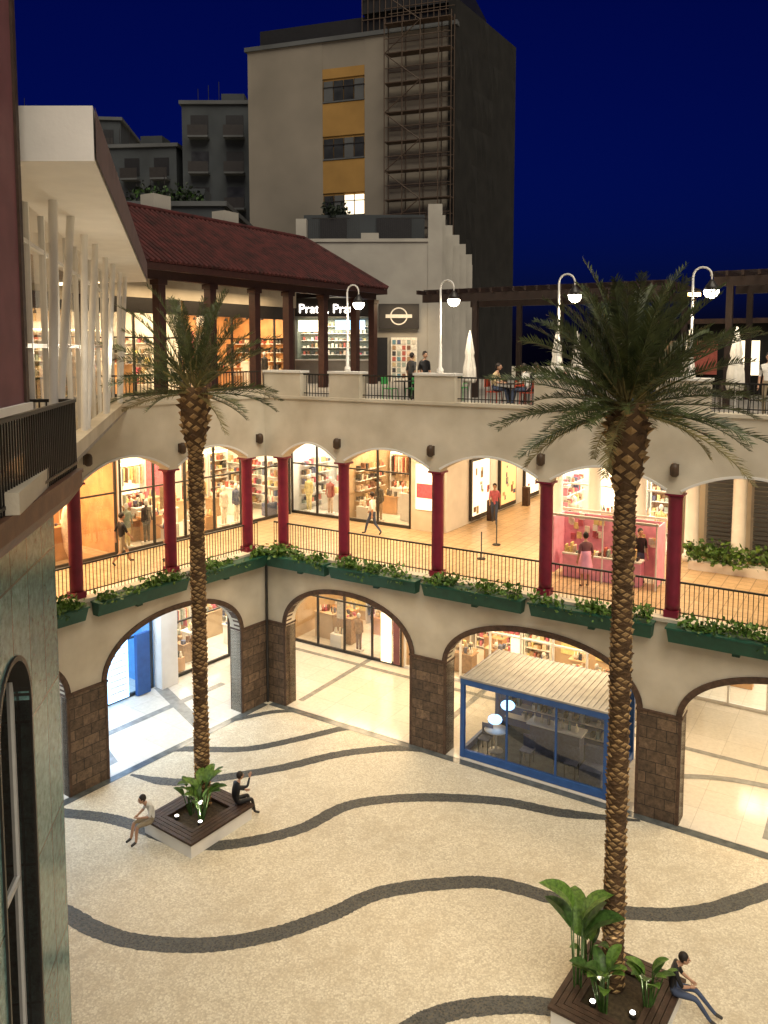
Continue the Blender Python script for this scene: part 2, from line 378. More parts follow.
sl=Part('floor_slabs',mall,ML)
sl.box(-16,0,.5,3.7,5.22,5.947,white);sl.box(-16,0,.55,9,10.36,11.597,white)
sl.poly([(-16,.3,5.98),(-.0,.3,5.98),(3.5,9,5.98),(-16,9,5.98)],tan)
sl.poly([(-16,.3,11.676),(0,.3,11.676),(12,16,11.676),(-16,16,11.676)],concrete)
sl.poly([(-16,-.015,.009),(0,-.015,.009),(4,9,.009),(-16,9,.009)],marble)
for x in(-11,-6.8,-3.2):
    sl.poly([(x,.6,.0125),(x+.5,.6,.0125),(x+1.7,4.4,.0125),(x+1.2,4.4,.0125)],marblem)
sl.poly([(-16,2.4,.0145),(0,2.4,.0145),(0,2.7,.0145),(-16,2.7,.0145)],marblem)
sl.build()
# ------------------------------------------------------------ shops
def mannequin(s,x,y,z,r,pal):
    c1,c2=r.choice(pal),r.choice(pal)
    s.box(x-.18,x+.18,y-.15,y+.15,z,z+.08,white)
    for a in(-.08,.08):s.lathe((x+a,y,z+.08),[(.05,0),(.06,.4),(.085,.8)],c2,8)
    s.lathe((x,y,z+.8),[(.15,0),(.17,.08),(.12,.3),(.17,.52),(.16,.6),(.05,.66),(.045,.72)],c1,10)
    for a in(-1,1):s.tube((x+a*.17,y,z+1.4),(x+a*.24,y-.03,z+.9),.045,.03,c1,6)
    s.sphere((x,y,z+1.63),.1,white,8,(.85,.9,1.2))
def shop(M,x0,x1,y0,y1,z0,z1,wall=woodl,col=WARM,power=180,fr=frame,pane=1.4,seed=0,E=E_warm,fascia=.5,disp=.5,pal='mix',shelf=.75,dens=.3,back=None):
    r=random.Random(seed);s=Part('shop',mall,M);pal=PAL[pal]
    s.box(x0,x1,y1,y1+.15,z0,z1,wall);s.box(x0-.1,x0,y0,y1+.15,z0,z1,wall);s.box(x1,x1+.1,y0,y1+.15,z0,z1,wall)
    s.box(x0,x1,y0+.01,y1,z1-.12,z1-.02,white);s.poly([(x0,y0+.05,z0+.02),(x1,y0+.05,z0+.02),(x1,y1,z0+.02),(x0,y1,z0+.02)],marble if wall!=woodl else tan)
    s.box(x0,x1,y0-.06,y0+.1,z1-fascia,z1,fr)
    n=max(1,round((x1-x0)/pane))
    for i in range(n+1):
        x=x0+(x1-x0)*i/n;s.box(x-.035,x+.035,y0-.04,y0+.06,z0,z1-fascia,fr)
    s.box(x0,x1,y0-.04,y0+.06,z0,z0+.12,fr);s.box(x0,x1,y0-.03,y0+.05,z0+2.3,z0+2.36,fr)
    s.poly([(x0,y0+.015,z0+.1),(x1,y0+.015,z0+.1),(x1,y0+.015,z1-fascia),(x0,y0+.015,z1-fascia)],glass)
    x=x0+.2
    while x<x1-1:
        wd=r.uniform(.9,1.6);
        if x+wd>x1-.1:break
        kind=r.random()
        if kind<shelf:
            s.box(x,x+.04,y1-.42,y1-.01,z0,z0+2.6,white);s.box(x+wd-.04,x+wd,y1-.42,y1-.01,z0,z0+2.6,white)
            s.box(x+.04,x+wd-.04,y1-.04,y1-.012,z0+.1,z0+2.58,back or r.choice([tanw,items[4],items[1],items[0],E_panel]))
            if r.random()<.4:
                for zz in(z0+1.3,z0+2.5):
                    s.tube((x,y1-.2,zz),(x+wd,y1-.2,zz),.015,None,iron,6)
                    xx=x+.06
                    while xx<x+wd-.08:
                        s.box(xx,xx+.04,y1-.38,y1-.06,zz-r.uniform(.5,.95),zz-.02,r.choice(pal));xx+=r.choice([.06,.06,.16])
            else:
                for k in range(6):
                    z=z0+.12+k*.42;s.box(x+.04,x+wd-.04,y1-.4,y1-.045,z,z+.03,white)
                    xx=x+.06
                    while xx<x+wd-.22:
                        a=r.uniform(.06,.18);s.box(xx,xx+a,y1-.37,y1-.1,z+.031,z+r.uniform(.12,.34),r.choice(pal));xx+=a+r.uniform(.01,.08)
            s.box(x+.04,x+wd-.04,y1-.41,y1-.3,z0+2.63,z0+2.7,E)
        elif kind<shelf+.15:
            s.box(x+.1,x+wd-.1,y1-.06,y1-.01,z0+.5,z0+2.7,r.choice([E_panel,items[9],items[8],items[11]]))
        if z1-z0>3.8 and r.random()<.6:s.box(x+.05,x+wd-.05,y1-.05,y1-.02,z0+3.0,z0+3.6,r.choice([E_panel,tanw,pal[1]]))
        x+=wd+r.uniform(.03,.3)
    for xs_,sg in((x0,1),(x1,-1)):
        for k in range(3):
            yy=y0+.6+k*1.15
            if yy+1>y1 or r.random()>shelf:continue
            for q in range(5):
                z=z0+.3+q*.45
                s.box(min(xs_+sg*.02,xs_+sg*.3),max(xs_+sg*.02,xs_+sg*.3),yy,yy+1,z,z+.03,white)
                for j in range(5):
                    s.box(min(xs_+sg*.06,xs_+sg*.26),max(xs_+sg*.06,xs_+sg*.26),yy+.04+j*.19,yy+.15+j*.19,z+.031,z+r.uniform(.12,.34),r.choice(pal))
    nt=int((x1-x0)*(y1-y0)*dens)
    for i in range(nt):
        tx=r.uniform(x0+.8,x1-.8);ty=r.uniform(y0+1.0,y1-1.1);h=r.choice([.8,.9,1.2]);tw=r.uniform(.35,.7)
        tm=r.choice([white,tanw,woodl,items[1],framew])
        s.box(tx-tw,tx+tw,ty-.3,ty+.3,z0+h,z0+h+.05,tm)
        s.box(tx-tw+.05,tx+tw-.05,ty-.26,ty+.26,z0+.03,z0+h-.001,tm)
        for k in range(14):
            a=tx+r.uniform(-tw+.1,tw-.1);b=ty+r.uniform(-.22,.22);q=r.uniform(.03,.08)
            if r.random()<.6:s.box(a-q,a+q,b-q,b+q,z0+h+.051,z0+h+.051+r.uniform(.05,.3),r.choice(pal))
            else:s.lathe((a,b,z0+h+.051),[(q*.8,0),(q,.1),(q*.4,.22),(q*.3,.3)],r.choice(pal),8)
    x=x0+.6
    while x<x1-.5:
        q_=r.random()
        if q_<disp*.5:mannequin(s,x,y0+.5,z0+.02,r,pal)
        elif q_<disp:
            s.box(x-.3,x+.3,y0+.3,y0+.7,z0+.02,z0+.6,r.choice([white,woodl,items[3]]))
            for k in range(6):
                a=x+r.uniform(-.24,.24);s.lathe((a,y0+.5+r.uniform(-.12,.12),z0+.601),[(.05,0),(.07,.08),(.03,.2),(.03,.26)],r.choice(pal),8)
            if r.random()<.6:s.box(x-.25,x+.25,y0+.75,y0+.78,z0+1.2,z0+2.1,r.choice([pal[2],E_panel,pal[0]]))
        x+=r.uniform(.7,1.3)
    for i in range(int((x1-x0)/1.1)):
        for j in range(2):
            X=x0+.6+i*1.1;Y=y0+.8+j*(y1-y0-1.6);s.lathe((X,Y,z1-.2),[(.08,0),(.08,.075)],E,10)
            s.tube((X,Y,z1-.2),(X,Y,z1-.5),.012,None,frame,5);s.lathe((X,Y,z1-.62),[(.09,0),(.03,.12)],frame,8)
    s.build()
    light('shop_ceiling_light','AREA',M,((x0+x1)/2,(y0+y1)/2-.3,z1-.25),power*(x1-x0)/4.5,col,mall,(x1-x0)*.8,(y1-y0)*.5)
shop(MR,-3.4,-.5,5.8,9.5,5.99,10.3,white,WW,430,seed=1,pal='pale',shelf=.85,disp=.9)
shop(MR,-.3,2.95,5.8,9.5,5.99,10.3,tanw,WARM,480,seed=2,pal='dark',shelf=.95,disp=.9,dens=.4)
shop(ML,-14,-4.0,3.7,8,5.99,10.3,woodl,WARM,600,seed=3,pane=2.6,shelf=.12,dens=.1,disp=.3,pal='pale')
shop(ML,-3.8,5.2,3.7,8,5.99,10.3,white,WARM,400,seed=4,pal='pale',shelf=.92,dens=.35,disp=.7)
shop(MR,8.8,13.3,7.2,10.5,5.99,10.3,white,WW,400,fr=framew,seed=5,pal='pale',shelf=.6,dens=.2,disp=.6)
shop(MR,-3.2,2.7,5.5,9.5,.02,5.0,tanw,WARM,330,seed=6,fascia=.9,pal='pale',shelf=.7,dens=.25,disp=.7)
shop(MR,2.9,13.4,5.5,9.5,.02,5.0,tanw,WARM,300,seed=7,fascia=.9,fr=framew,pal='pale',shelf=.7,dens=.2,disp=.5)
shop(MR,13.8,30,9,13,.02,5.0,white,WW,230,seed=8,fr=framew,fascia=.9,disp=.2,pal='pale',shelf=.5,dens=.1)
shop(ML,-14,-2.0,4.5,8.5,.02,5.0,bluew,COOL,340,seed=9,fascia=.6,E=E_blue,pal='blue',shelf=.7,dens=.2,back=bluew)
shop(ML,-1.0,5.2,4.5,8.5,.02,5.0,white,WW,400,seed=10,fascia=.6,E=E_white,pal='pale',shelf=.9)
x=Part('shop_signage',mall,MR)
x.box(3.6,4.7,5.0,5.05,1.6,2.15,E_red)
x.box(4.0,4.04,5.02,5.04,0.02,1.6,iron);x.box(3.9,4.4,4.9,5.15,0.02,.06,iron)
x.box(2.0,2.5,5.0,5.06,.3,2.4,E_panel);x.box(2.62,2.9,5.0,5.06,.3,2.4,pinkw)
x.box(3.05,4.5,5.72,5.95,5.99,10.3,plaster);x.box(3.3,4.2,5.66,5.71,6.9,8.8,E_panel);x.box(3.35,4.15,5.64,5.655,7.4,8.0,items[9])
x.build()
x=Part('blue_sign_display',mall,ML)
x.box(-4.2,-3.3,4.2,4.3,.2,3.1,E_blue)
for i in range(10):x.box(-4.1,-3.4,4.18,4.195,.5+i*.24,.56+i*.24,white)
x.box(-5.7,-4.9,4.2,4.3,.05,2.6,items[3]);x.box(-2.9,-2.3,4.2,4.36,.05,2.5,blue)
x.box(-1.9,-1.1,4.0,4.6,.02,5.0,white)
x.build()
text('sale_text','-70%',MR@Matrix.Translation((3.65,4.985,1.7)),.42,E_white,mall)
text('shop_sign','MARKET',ML@Matrix.Translation((-8.2,3.6,9.88)),.42,E_sign,mall)
text('shop_sign','BAZAR',ML@Matrix.Translation((-3.2,3.6,9.88)),.32,E_sign,mall)
text('shop_sign','PERFUME',MR@Matrix.Translation((.2,5.7,9.9)),.3,E_sign,mall)
text('shop_sign','HOME',MR@Matrix.Translation((-2.5,5.7,9.9)),.3,E_sign,mall)
x=Part('surfboard_display',mall,ML)
for cx in(-7.6,-6.4,-5.5):
    x.lathe((cx,4.4,6.1),[(.03,0),(.16,.35),(.23,1.0),(.2,1.6),(.04,2.1)],items[8] if cx!=-6.4 else white,14)
x.build()
x=Part('backlit_wood_wall',mall,ML)
for i in range(17):
    a=-13.6+i*.55;x.box(a,a+.47,6.0,6.06,6.05,9.6,woodl)
x.box(-13.6,-4.4,6.08,6.1,6.0,9.7,E_tile)
rq=random.Random(8)
for i in range(34):
    a=-13+rq.random()*8.4;z=7+rq.random()*1.8;x.box(a,a+.16,5.96,5.995,z,z+.22,rq.choice([E_panel,items[1],items[5],white,items[12]]))
x.build()
p=Part('passage_walls',mall,MR)
p.box(4.5,4.6,5.96,21,5.99,10.3,white);p.box(8.5,8.7,7,21,5.99,10.3,white);p.box(4.5,8.7,21,21.2,5.99,11.6,white)
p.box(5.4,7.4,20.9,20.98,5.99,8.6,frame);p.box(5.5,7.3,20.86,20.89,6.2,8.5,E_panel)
rq=random.Random(12)
for yy in(8,11,14,17):
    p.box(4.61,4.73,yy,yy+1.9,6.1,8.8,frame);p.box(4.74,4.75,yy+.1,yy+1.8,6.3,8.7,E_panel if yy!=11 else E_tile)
    for q in range(10):
        y_=yy+.15+rq.random()*1.4;z_=6.35+rq.random()*1.9;p.box(4.752,4.77,y_,y_+rq.uniform(.1,.25),z_,z_+rq.uniform(.1,.35),rq.choice(items))
    p.box(8.35,8.49,yy,yy+.5,5.99,10.3,plaster)
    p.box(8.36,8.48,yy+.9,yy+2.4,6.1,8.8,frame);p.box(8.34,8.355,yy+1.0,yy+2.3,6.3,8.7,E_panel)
for yy in(9,13,17):p.box(5.0,5.3,yy,yy+.3,5.99,6.9,wood)
for yy in (8.5,12.5,16.5):p.box(4.62,8.34,yy,yy+.15,10.05,10.29,plaster)
p.lathe((7.6,3.0,5.99),[(.16,0),(.16,.03),(.025,.05),(.025,1.0)],iron,10);p.lathe((7.2,5.2,5.99),[(.16,0),(.16,.03),(.025,.05),(.025,1.0)],iron,10)
p.build()
p=Part('right_gallery_columns',mall,MR)
for cx in(9.0,10.5,12.2,14.04,15.6,17.4,19.4,21.4):
    p.lathe((cx,6.85,5.99),[(.3,0),(.3,.2),(.24,.25),(.22,4.0),(.3,4.15),(.3,4.36)],white,18)
for a,b in((14.4,15.3),(15.95,17.1),(17.8,19.1),(19.8,21.1)):
    p.box(a-.1,b+.1,7.75,7.8,5.99,10.3,concrete)
    for i in range(24):
        z=6.1+i*.16;p.rbox(((a+b)/2,7.7,z),b-a,.03,.12,0,greyc)
p.box(13.4,24,7.82,7.9,5.99,10.3,plaster)
p.build()
p=Part('pink_market_stall',None,MR)
a0_,a1_=10.5,13.9
p.box(a0_,a1_,3.4,3.45,6.1,8.0,pink);p.box(a0_,a0_+.05,2.4,3.4,6.1,8.0,pink);p.box(a1_-.05,a1_,2.4,3.4,6.1,8.0,pink)
for xx in(a0_,a1_,(a0_+a1_)/2):
    for yy in(2.35,3.47):p.tube((xx,yy,5.99),(xx,yy,8.15),.025,None,white,8)
p.box(a0_-.05,a1_+.05,2.33,2.39,8.05,8.13,white);p.box(a0_-.05,a1_+.05,3.44,3.5,8.05,8.13,white)
p.box(a0_+.3,a1_-.5,2.5,3.0,6.75,6.8,white);p.box(a0_+.32,a1_-.52,2.52,2.98,5.99,6.75,pink)
rr=random.Random(5)
for i in range(26):
    a=a0_+.35+i*.095;p.box(a,a+.05,2.6,2.85,6.805,6.85+rr.random()*.3,rr.choice(items))
for i in range(26):
    a=a0_+.15+rr.random()*3;z=6.9+rr.random()*.9;p.box(a,a+.16,3.36,3.395,z,z+.22,rr.choice([white,items[9],items[4],items[11]]))
p.build()
def gal(M,xs,y,z,pw,col=WARM,sx=2.2,sy=1.2):
    for x_ in xs:
        light('gallery_light','AREA',M,(x_,y,z),pw,col,mall,sx,sy)
gal(MR,[3.6,10.8,18.4],2.8,5.1,300,WARM,4);gal(ML,[-10.5,-4.2],2.4,5.1,290,(.85,.93,1),4)
gal(MR,[3.0,9.2,15.8],3.2,10.25,400,WARM,5);gal(ML,[-8.5,-2.4],2.0,10.25,310,WARM,5)
gal(MR,[6.6],13,10.2,380,WARM,2.5,9)
# ------------------------------------------------------------ leaf masses
def leaves(part,x0,x1,y0,y1,z0,z1,n,size,ms,seed,top=None):
    r=random.Random(seed)
    ncl=max(2,int(n/40));cl=[(r.uniform(x0,x1),r.uniform(y0,y1),r.uniform(z0,z1),r.uniform(.5,1.2)) for _ in range(ncl)]
    for i in range(n):
        c=r.choice(cl)
        s_=(x1-x0)*.04+.08
        x=min(x1,max(x0,r.gauss(c[0],s_)));y=r.gauss(c[1],(y1-y0)*.25+.03);z=r.gauss(c[2],(z1-z0)*.3)
        d=Vector((r.uniform(-1,1),r.uniform(-1,1),r.uniform(-.3,1))).normalized();a=d.orthogonal().normalized()
        a=(Matrix.Rotation(r.uniform(0,6.28),3,d)@a);L_=size*r.uniform(.6,1.3)
        P=Vector((x,y,max(z,z0)));sd=d.cross(a)*L_*.35
        part.add([P,P+a*L_*.5+sd,P+a*L_+d*L_*.15,P+a*L_*.5-sd],[(0,1,2,3)],ms[0] if r.random()<.5 else r.choice(ms))
def planter(M,x0,x1,seed):
    p=Part('planter_box',None,M)
    a=[(x0+.04,-.40,5.46),(x1-.04,-.40,5.46),(x1-.04,-.12,5.46),(x0+.04,-.12,5.46)];b=[(x0,-.52,5.86),(x1,-.52,5.86),(x1,-.12,5.86),(x0,-.12,5.86)]
    p.add(a+b,[(3,2,1,0),(4,5,6,7),(0,1,5,4),(1,2,6,5),(2,3,7,6),(3,0,4,7)],green)
    p.box(x0-.03,x1+.03,-.56,-.11,5.86,5.91,green)
    p.box((x0+x1)/2-.1,(x0+x1)/2+.1,-.16,-.02,5.3,5.459,green)
    p.build();ob=p.o
    l=Part('foliage',ob);leaves(l,x0+.1,x1-.1,-.45,-.25,5.92,6.18,460,.16,[leafA,leafB,leafA],seed)
    leaves(l,x0+.1,x1-.1,-.6,-.52,5.75,5.95,40,.12,[leafB,leafA],seed+50);l.build()
for i,(a,b) in enumerate([(.35,3.1),(3.3,6.85),(7.1,10.6),(10.85,14.5),(14.9,18.4),(18.6,22)]):planter(MR,a,b,20+i)
for i,(a,b) in enumerate([(-3.8,-.4),(-7.55,-4.1),(-11.3,-7.9)]):planter(ML,a,b,40+i)
h=Part('hedge',None,MR);h.box(14.2,22,5.6,6.2,5.99,6.3,white);leaves(h,14.2,22,5.5,6.3,6.35,6.75,2000,.2,[leafB,leafA],77);h.build()
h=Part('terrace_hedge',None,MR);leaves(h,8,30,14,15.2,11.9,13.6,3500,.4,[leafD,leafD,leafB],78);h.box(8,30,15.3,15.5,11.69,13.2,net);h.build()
# ------------------------------------------------------------ blue kiosk
k=Part('glass_kiosk',None,MR)
X0,X1,Y0,Y1,ZT=8.25,13.2,.12,3.1,2.72
for xx in(X0,X1-.14):
    for yy in(Y0,Y1-.14):k.box(xx,xx+.14,yy,yy+.14,.02,ZT-.2,blue)
k.box(X0,X1,Y0-.01,Y0+.15,ZT-.2,ZT,blue);k.box(X0,X1,Y1-.15,Y1+.01,ZT-.2,ZT,blue);k.box(X0-.01,X0+.15,Y0+.15,Y1-.15,ZT-.2,ZT,blue);k.box(X1-.15,X1+.01,Y0+.15,Y1-.15,ZT-.2,ZT,blue)
k.box(X0+.14,X1-.14,Y0+.01,Y0+.12,.03,.28,blue);k.box(X0+.01,X0+.12,Y0+.14,Y1-.14,.03,.28,blue);k.box(X1-.12,X1-.01,Y0+.14,Y1-.14,.03,.28,blue)
for i in range(1,3):
    xx=X0+(X1-X0)*i/3;k.box(xx-.03,xx+.03,Y0+.03,Y0+.09,.28,ZT-.2,blue)
k.poly([(X0+.1,Y0+.06,.2),(X1-.1,Y0+.06,.2),(X1-.1,Y0+.06,ZT-.1),(X0+.1,Y0+.06,ZT-.1)],glass)
k.poly([(X0+.06,Y0+.1,.2),(X0+.06,Y1-.1,.2),(X0+.06,Y1-.1,ZT-.1),(X0+.06,Y0+.1,ZT-.1)],glass)
k.box(X0+.15,X1-.15,Y1-.12,Y1-.05,.03,ZT-.2,blue)
k.box(X0+.02,X1-.02,Y0+.02,Y1-.02,.026,.07,marbled)
k.box(X0+.02,X1-.02,Y0+.02,Y1-.02,ZT-.19,ZT-.02,blue)
n=26
for i in range(n):
    xx=X0+.05+(X1-X0-.1)*i/n;wd=(X1-X0-.1)/n
    k.box(xx,xx+wd*.4,Y0+.05,Y1-.05,ZT+.005,ZT+.04,corr);k.box(xx+wd*.4,xx+wd,Y0+.05,Y1-.05,ZT+.003,ZT+.015,corr)
k.box(X0-.02,X1+.02,Y0-.03,Y0+.05,ZT+.002,ZT+.06,corr)
k.box(X0+1.9,X0+3.6,Y0+1.4,Y0+1.9,.07,1.05,items[3]);k.box(X0+1.8,X0+3.7,Y0+1.35,Y0+1.95,1.05,1.1,white)
k.box(X0+3.9,X0+4.6,Y0+.5,Y0+1.1,.07,.5,items[3]);k.box(X0+3.9,X0+4.6,Y0+1.1,Y0+1.25,.07,1.0,items[3])
for i in range(7):
    xx=X0+2.0+i*.24;k.lathe((xx,Y0+1.6,1.1),[(.05,0),(.06,.15),(.02,.22),(.02,.28)],rr.choice(PAL['blue']),8)
for i in range(4):
    z=.5+i*.45;k.box(X0+.5,X1-.2,Y1-.45,Y1-.13,z,z+.03,white)
    for j in range(22):
        if rr.random()<.45:continue
        xx=X0+.55+j*.19;k.box(xx,xx+.11,Y1-.4,Y1-.2,z+.031,z+.1+rr.random()*.25,rr.choice(PAL['blue']))
k.lathe((X0+.9,Y0+.9,.07),[(.25,0),(.25,.02),(.04,.05),(.04,.7),(.4,.72),(.4,.75)],white,16)
for j in range(3):
    a=X0+.6+j*1.5;k.box(a-.2,a+.2,Y0+.5,Y0+.9,.5,.54,items[3]);k.box(a-.2,a+.2,Y0+.86,Y0+.9,.54,.95,items[3])
    for u in(-.17,.17):
        for v in(.53,.87):k.box(a+u-.015,a+u+.015,Y0+v-.015,Y0+v+.015,.07,.5,iron)
for a,zz in((X0+.95,1.25),(X0+1.4,1.85)):
    k.tube((a,Y0+.7,zz+.1),(a,Y0+.7,ZT-.2),.008,None,iron,6);k.sphere((a,Y0+.7,zz),.2,E_blue if zz<1.9 else E_white,14,(1.2,1.2,.75))
k.build()
light('kiosk_light','AREA',MR,((X0+X1)/2,(Y0+Y1)/2,ZT-.3),80,(.4,.66,1),k.o,3,1.5)
# ------------------------------------------------------------ tile-roof building
rb=empty('red_roof_building')
L_=16.45
s=Part('roof',rb,ME)
ez=16.7;rz=19.35
s.poly([(-3,0,ez),(L_,0,ez),(L_-2,4,rz),(-3,4,rz)],rooft)
s.poly([(L_,0,ez),(L_,8,ez),(L_-2,4,rz)],rooft);s.poly([(L_,8,ez),(-3,8,ez),(-3,4,rz),(L_-2,4,rz)],rooft)
xx=-2.9
while xx<L_-.05:
    t=1 if xx<L_-2 else (L_-xx)/2
    s.tube((xx,-.03,ez+.02),(xx,4*t,ez+.02+(rz-ez)*t),.075,.075,rooft,6);xx+=.27
s.tube((-3,4,rz+.05),(L_-2,4,rz+.05),.13,.13,rooft,8);s.tube((L_-2,4,rz+.05),(L_,0,ez+.05),.12,.12,rooft,8);s.tube((L_-2,4,rz+.05),(L_,8,ez+.05),.12,.12,rooft,8)
s.box(-3,L_-.02,.02,.14,ez-.28,ez-.03,rusty)
s.poly([(-3,.14,ez-.1),(L_,.14,ez-.1),(L_,8,ez-.1),(-3,8,ez-.1)],rusty)
s.box(L_-.14,L_-.02,.14,7.9,ez-.28,ez-.03,rusty)
s.box(-3,L_-.2,.6,.85,ez-.55,ez-.12,rusty)
for xx,hh in((-.2,.9),(4.6,.9),(9.0,.8)):s.box(xx,xx+1.0,4.6,5.4,rz-1.6,rz+hh,plasterf)
s.build()
c=Part('columns',rb,ME)
for xx in(1.2,3.9,6.6,8.9,11.6,14.4,16.1):
    c.box(xx-.17,xx+.17,.55,.9,11.69,ez-.55,rusty);c.box(xx-.23,xx+.23,.5,.95,ez-.75,ez-.56,rusty)
c.build()
shop(ME,-3,4.4,3.0,7,11.69,15.6,white,WARM,380,seed=31,fascia=.6,pane=1.2,pal='pale',shelf=.9)
shop(ME,4.6,12.2,3.0,7,11.69,15.6,woodl,WARM,420,seed=32,fascia=.6,pane=1.6,pal='dark',shelf=.7)
s=Part('upper_wall',rb,ME);s.box(-3,12.3,2.9,3.1,15.61,ez-.1,plaster);s.build()
gal(ME,[5.5],1.8,ez-.6,240,WARM,9,1)
# canopy wing with white struts
cw=empty('white_canopy_wing')
s=Part('canopy_slab',cw)
o1,o2=(-3.50,9.9),(-8.1,27.6);i1,i2=(-4.9,9.9),(-8.9,26.3)
zt,zb=16.5,15.85
def prism(P,z0,z1,m):
    k=len(P);vs=[(a,b,z0) for a,b in P]+[(a,b,z1) for a,b in P]
    s.add(vs,[list(range(k))[::-1],list(range(k,2*k))]+[(q,(q+1)%k,k+(q+1)%k,k+q) for q in range(k)],m)
prism([o1,o2,(-14,30),(-11,9.9)],zb,zt,white)
s.poly([(o1[0]+.03,o1[1]-.01,zb+.02),(o2[0]+.03,o2[1],zb+.02),(o2[0]+.03,o2[1],zt-.02),(o1[0]+.03,o1[1]-.01,zt-.02)],mauve)
s.build()
d=Vector((i2[0]-i1[0],i2[1]-i1[1],0));Lw=d.length;d.normalize()
MW=Matrix(((d.x,-d.y,0,i1[0]),(d.y,d.x,0,i1[1]),(0,0,1,0),(0,0,0,1)))
s=Part('glazed_wall',cw,MW)
for i in range(13):
    xx=Lw*i/12;s.box(xx-.04,xx+.04,-.05,.05,11.69,zb,framew)
for z in(11.7,13.6,15.2):s.box(0,Lw,-.04,.04,z,z+.07,framew)
s.poly([(0,0,11.7),(Lw,0,11.7),(Lw,0,zb),(0,0,zb)],glass)
s.box(0,Lw,5,5.1,11.69,zb,tanw)
for i in range(10):
    xx=.6+i*1.7;s.box(xx,xx+1.1,4.6,4.98,11.7,13.2+rr.random()*1.5,rr.choice([woodl,items[4],E_tile,items[1],items[7],E_panel]))
s.box(0,Lw,-.5,5,11.62,11.685,concrete)
s.build()
light('wing_light','AREA',MW,(8,2.3,15.7),300,WARM,cw,13,2)
s=Part('struts',cw,MW)
for xx in(2.4,6.2,10.4,14.6):
    s.tube((xx,-.35,11.69),(xx+.15,-.45,zb),.07,None,white,10);s.tube((xx+.3,-.35,11.69),(xx+1.7,-.5,zb),.07,None,white,10)
s.box(-1,Lw,-.5,-.2,11.69,11.95,plaster)
s.build()
light('canopy_uplight','POINT',MW,(5,-.7,13.6),30,WW,cw,.1);light('canopy_uplight','POINT',MW,(11,-.7,13.6),30,WW,cw,.1)
# ------------------------------------------------------------ near left building
nb=empty('left_facade_building')
s=Part('wall',nb,MF)
wins=[(-3.0,-1.65),(-6.9,-5.5),(-10.3,-8.9)]
cur=-16
for a,b in sorted(wins):
    s.box(cur,a,0,.5,0,11.0,teal);s.box(a,b,0,.5,0,3.6,teal)
    s.arch(a,b,8.7,9.5,11.0,0,.5,teal,2);s.archtrim(a,b,8.7,9.5,.07,-.03,.3,frame)
    s.box(a-.05,a+.0,-.03,.3,3.7,8.7,frame);s.box(b,b+.05,-.03,.3,3.7,8.7,frame)
    s.box(a-.1,b+.1,-.08,.35,3.58,3.7,white)
    s.box(a,a+.06,.2,.28,3.7,9.0,framew);s.box(b-.06,b,.2,.28,3.7,9.0,framew);s.box((a+b)/2-.03,(a+b)/2+.03,.2,.28,3.7,9.4,framew);s.box(a,b,.2,.28,6.1,6.18,framew);s.box(a,b,.2,.28,3.7,3.9,framew)
    s.box(a,b,1.3,1.34,3.6,9.5,wing);s.box(a,b,.5,1.3,3.5,3.6,wing);s.poly([(a,.24,3.7),(b,.24,3.7),(b,.24,9.4),(a,.24,9.4)],glassd)
    cur=b
s.box(cur,0,0,.5,0,11.0,teal);s.box(-16,0,1.4,9,0,10.99,teal)
for xx in(-4.4,-7.9):s.tube((xx,-.07,0),(xx,-.07,10.9),.05,None,frame,8)
s.build()
s=Part('cornice',nb,MF)
prof=[(-.40,11.62),(-.40,11.4),(-.32,11.3),(-.18,11.12),(0,11.0),(.3,11.0),(.3,11.62)]
k=len(prof);vs=[(-16,y,z) for y,z in prof]+[(.25,y,z) for y,z in prof]
s.add(vs,[list(range(k)),list(range(k,2*k))[::-1]]+[(q,(q+1)%k,k+(q+1)%k,k+q) for q in range(k)],cornw)
s.box(-16,.2,.3,9,11.0,11.6,cornw);s.box(-16,.27,-.42,9,11.62,11.68,cornw);s.build()
s=Part('railing',nb,MF)
s.box(-16,.2,-.36,-.30,12.75,12.8,iron);s.box(-16,.2,-.35,-.31,11.76,11.8,iron)
for i in range(150):
    xx=.19-i*.105;s.box(xx-.011,xx+.011,-.34,-.32,11.69,12.75,iron)
for i in range(40):
    yy=-.33+i*.105;s.box(.175,.197,yy-.011,yy+.011,11.69,12.75,iron)
s.box(.16,.21,-.30,4,12.75,12.8,iron)
s.poly([(-16,-.30,11.75),(.15,-.30,11.75),(.15,-.30,12.72),(-16,-.30,12.72)],glassd)
s.build()
s=Part('upper_pillar',nb,MF)
s.box(-4.6,-3.0,-.46,1.4,12.95,24,pinkw);s.box(-3.0,-2.88,-.49,-.25,12.95,24,wood);s.box(-4.7,-2.85,-.52,1.5,12.86,12.95,white);s.box(-4.6,-3.0,.05,1.4,11.69,12.86,plaster)
s.build()
# ------------------------------------------------------------ stepped white building
sb=empty('white_stepped_building')
MS=Matrix.Translation((-4.9,46.2,0))@Matrix.Rotation(math.radians(-1),4,'Z')
s=Part('walls',sb,MS)
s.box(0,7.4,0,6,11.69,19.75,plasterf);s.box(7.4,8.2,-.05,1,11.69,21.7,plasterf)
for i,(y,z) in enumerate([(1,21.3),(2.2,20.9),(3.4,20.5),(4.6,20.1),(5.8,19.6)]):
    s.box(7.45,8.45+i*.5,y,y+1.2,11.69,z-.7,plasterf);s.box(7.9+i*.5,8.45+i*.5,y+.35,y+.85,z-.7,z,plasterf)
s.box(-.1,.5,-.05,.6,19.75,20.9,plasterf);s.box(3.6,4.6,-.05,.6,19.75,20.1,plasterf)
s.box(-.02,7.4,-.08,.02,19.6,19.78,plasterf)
s.box(.8,3,-.03,.03,20.9,20.95,iron);s.box(4.8,7.3,-.03,.03,20.9,20.95,iron)
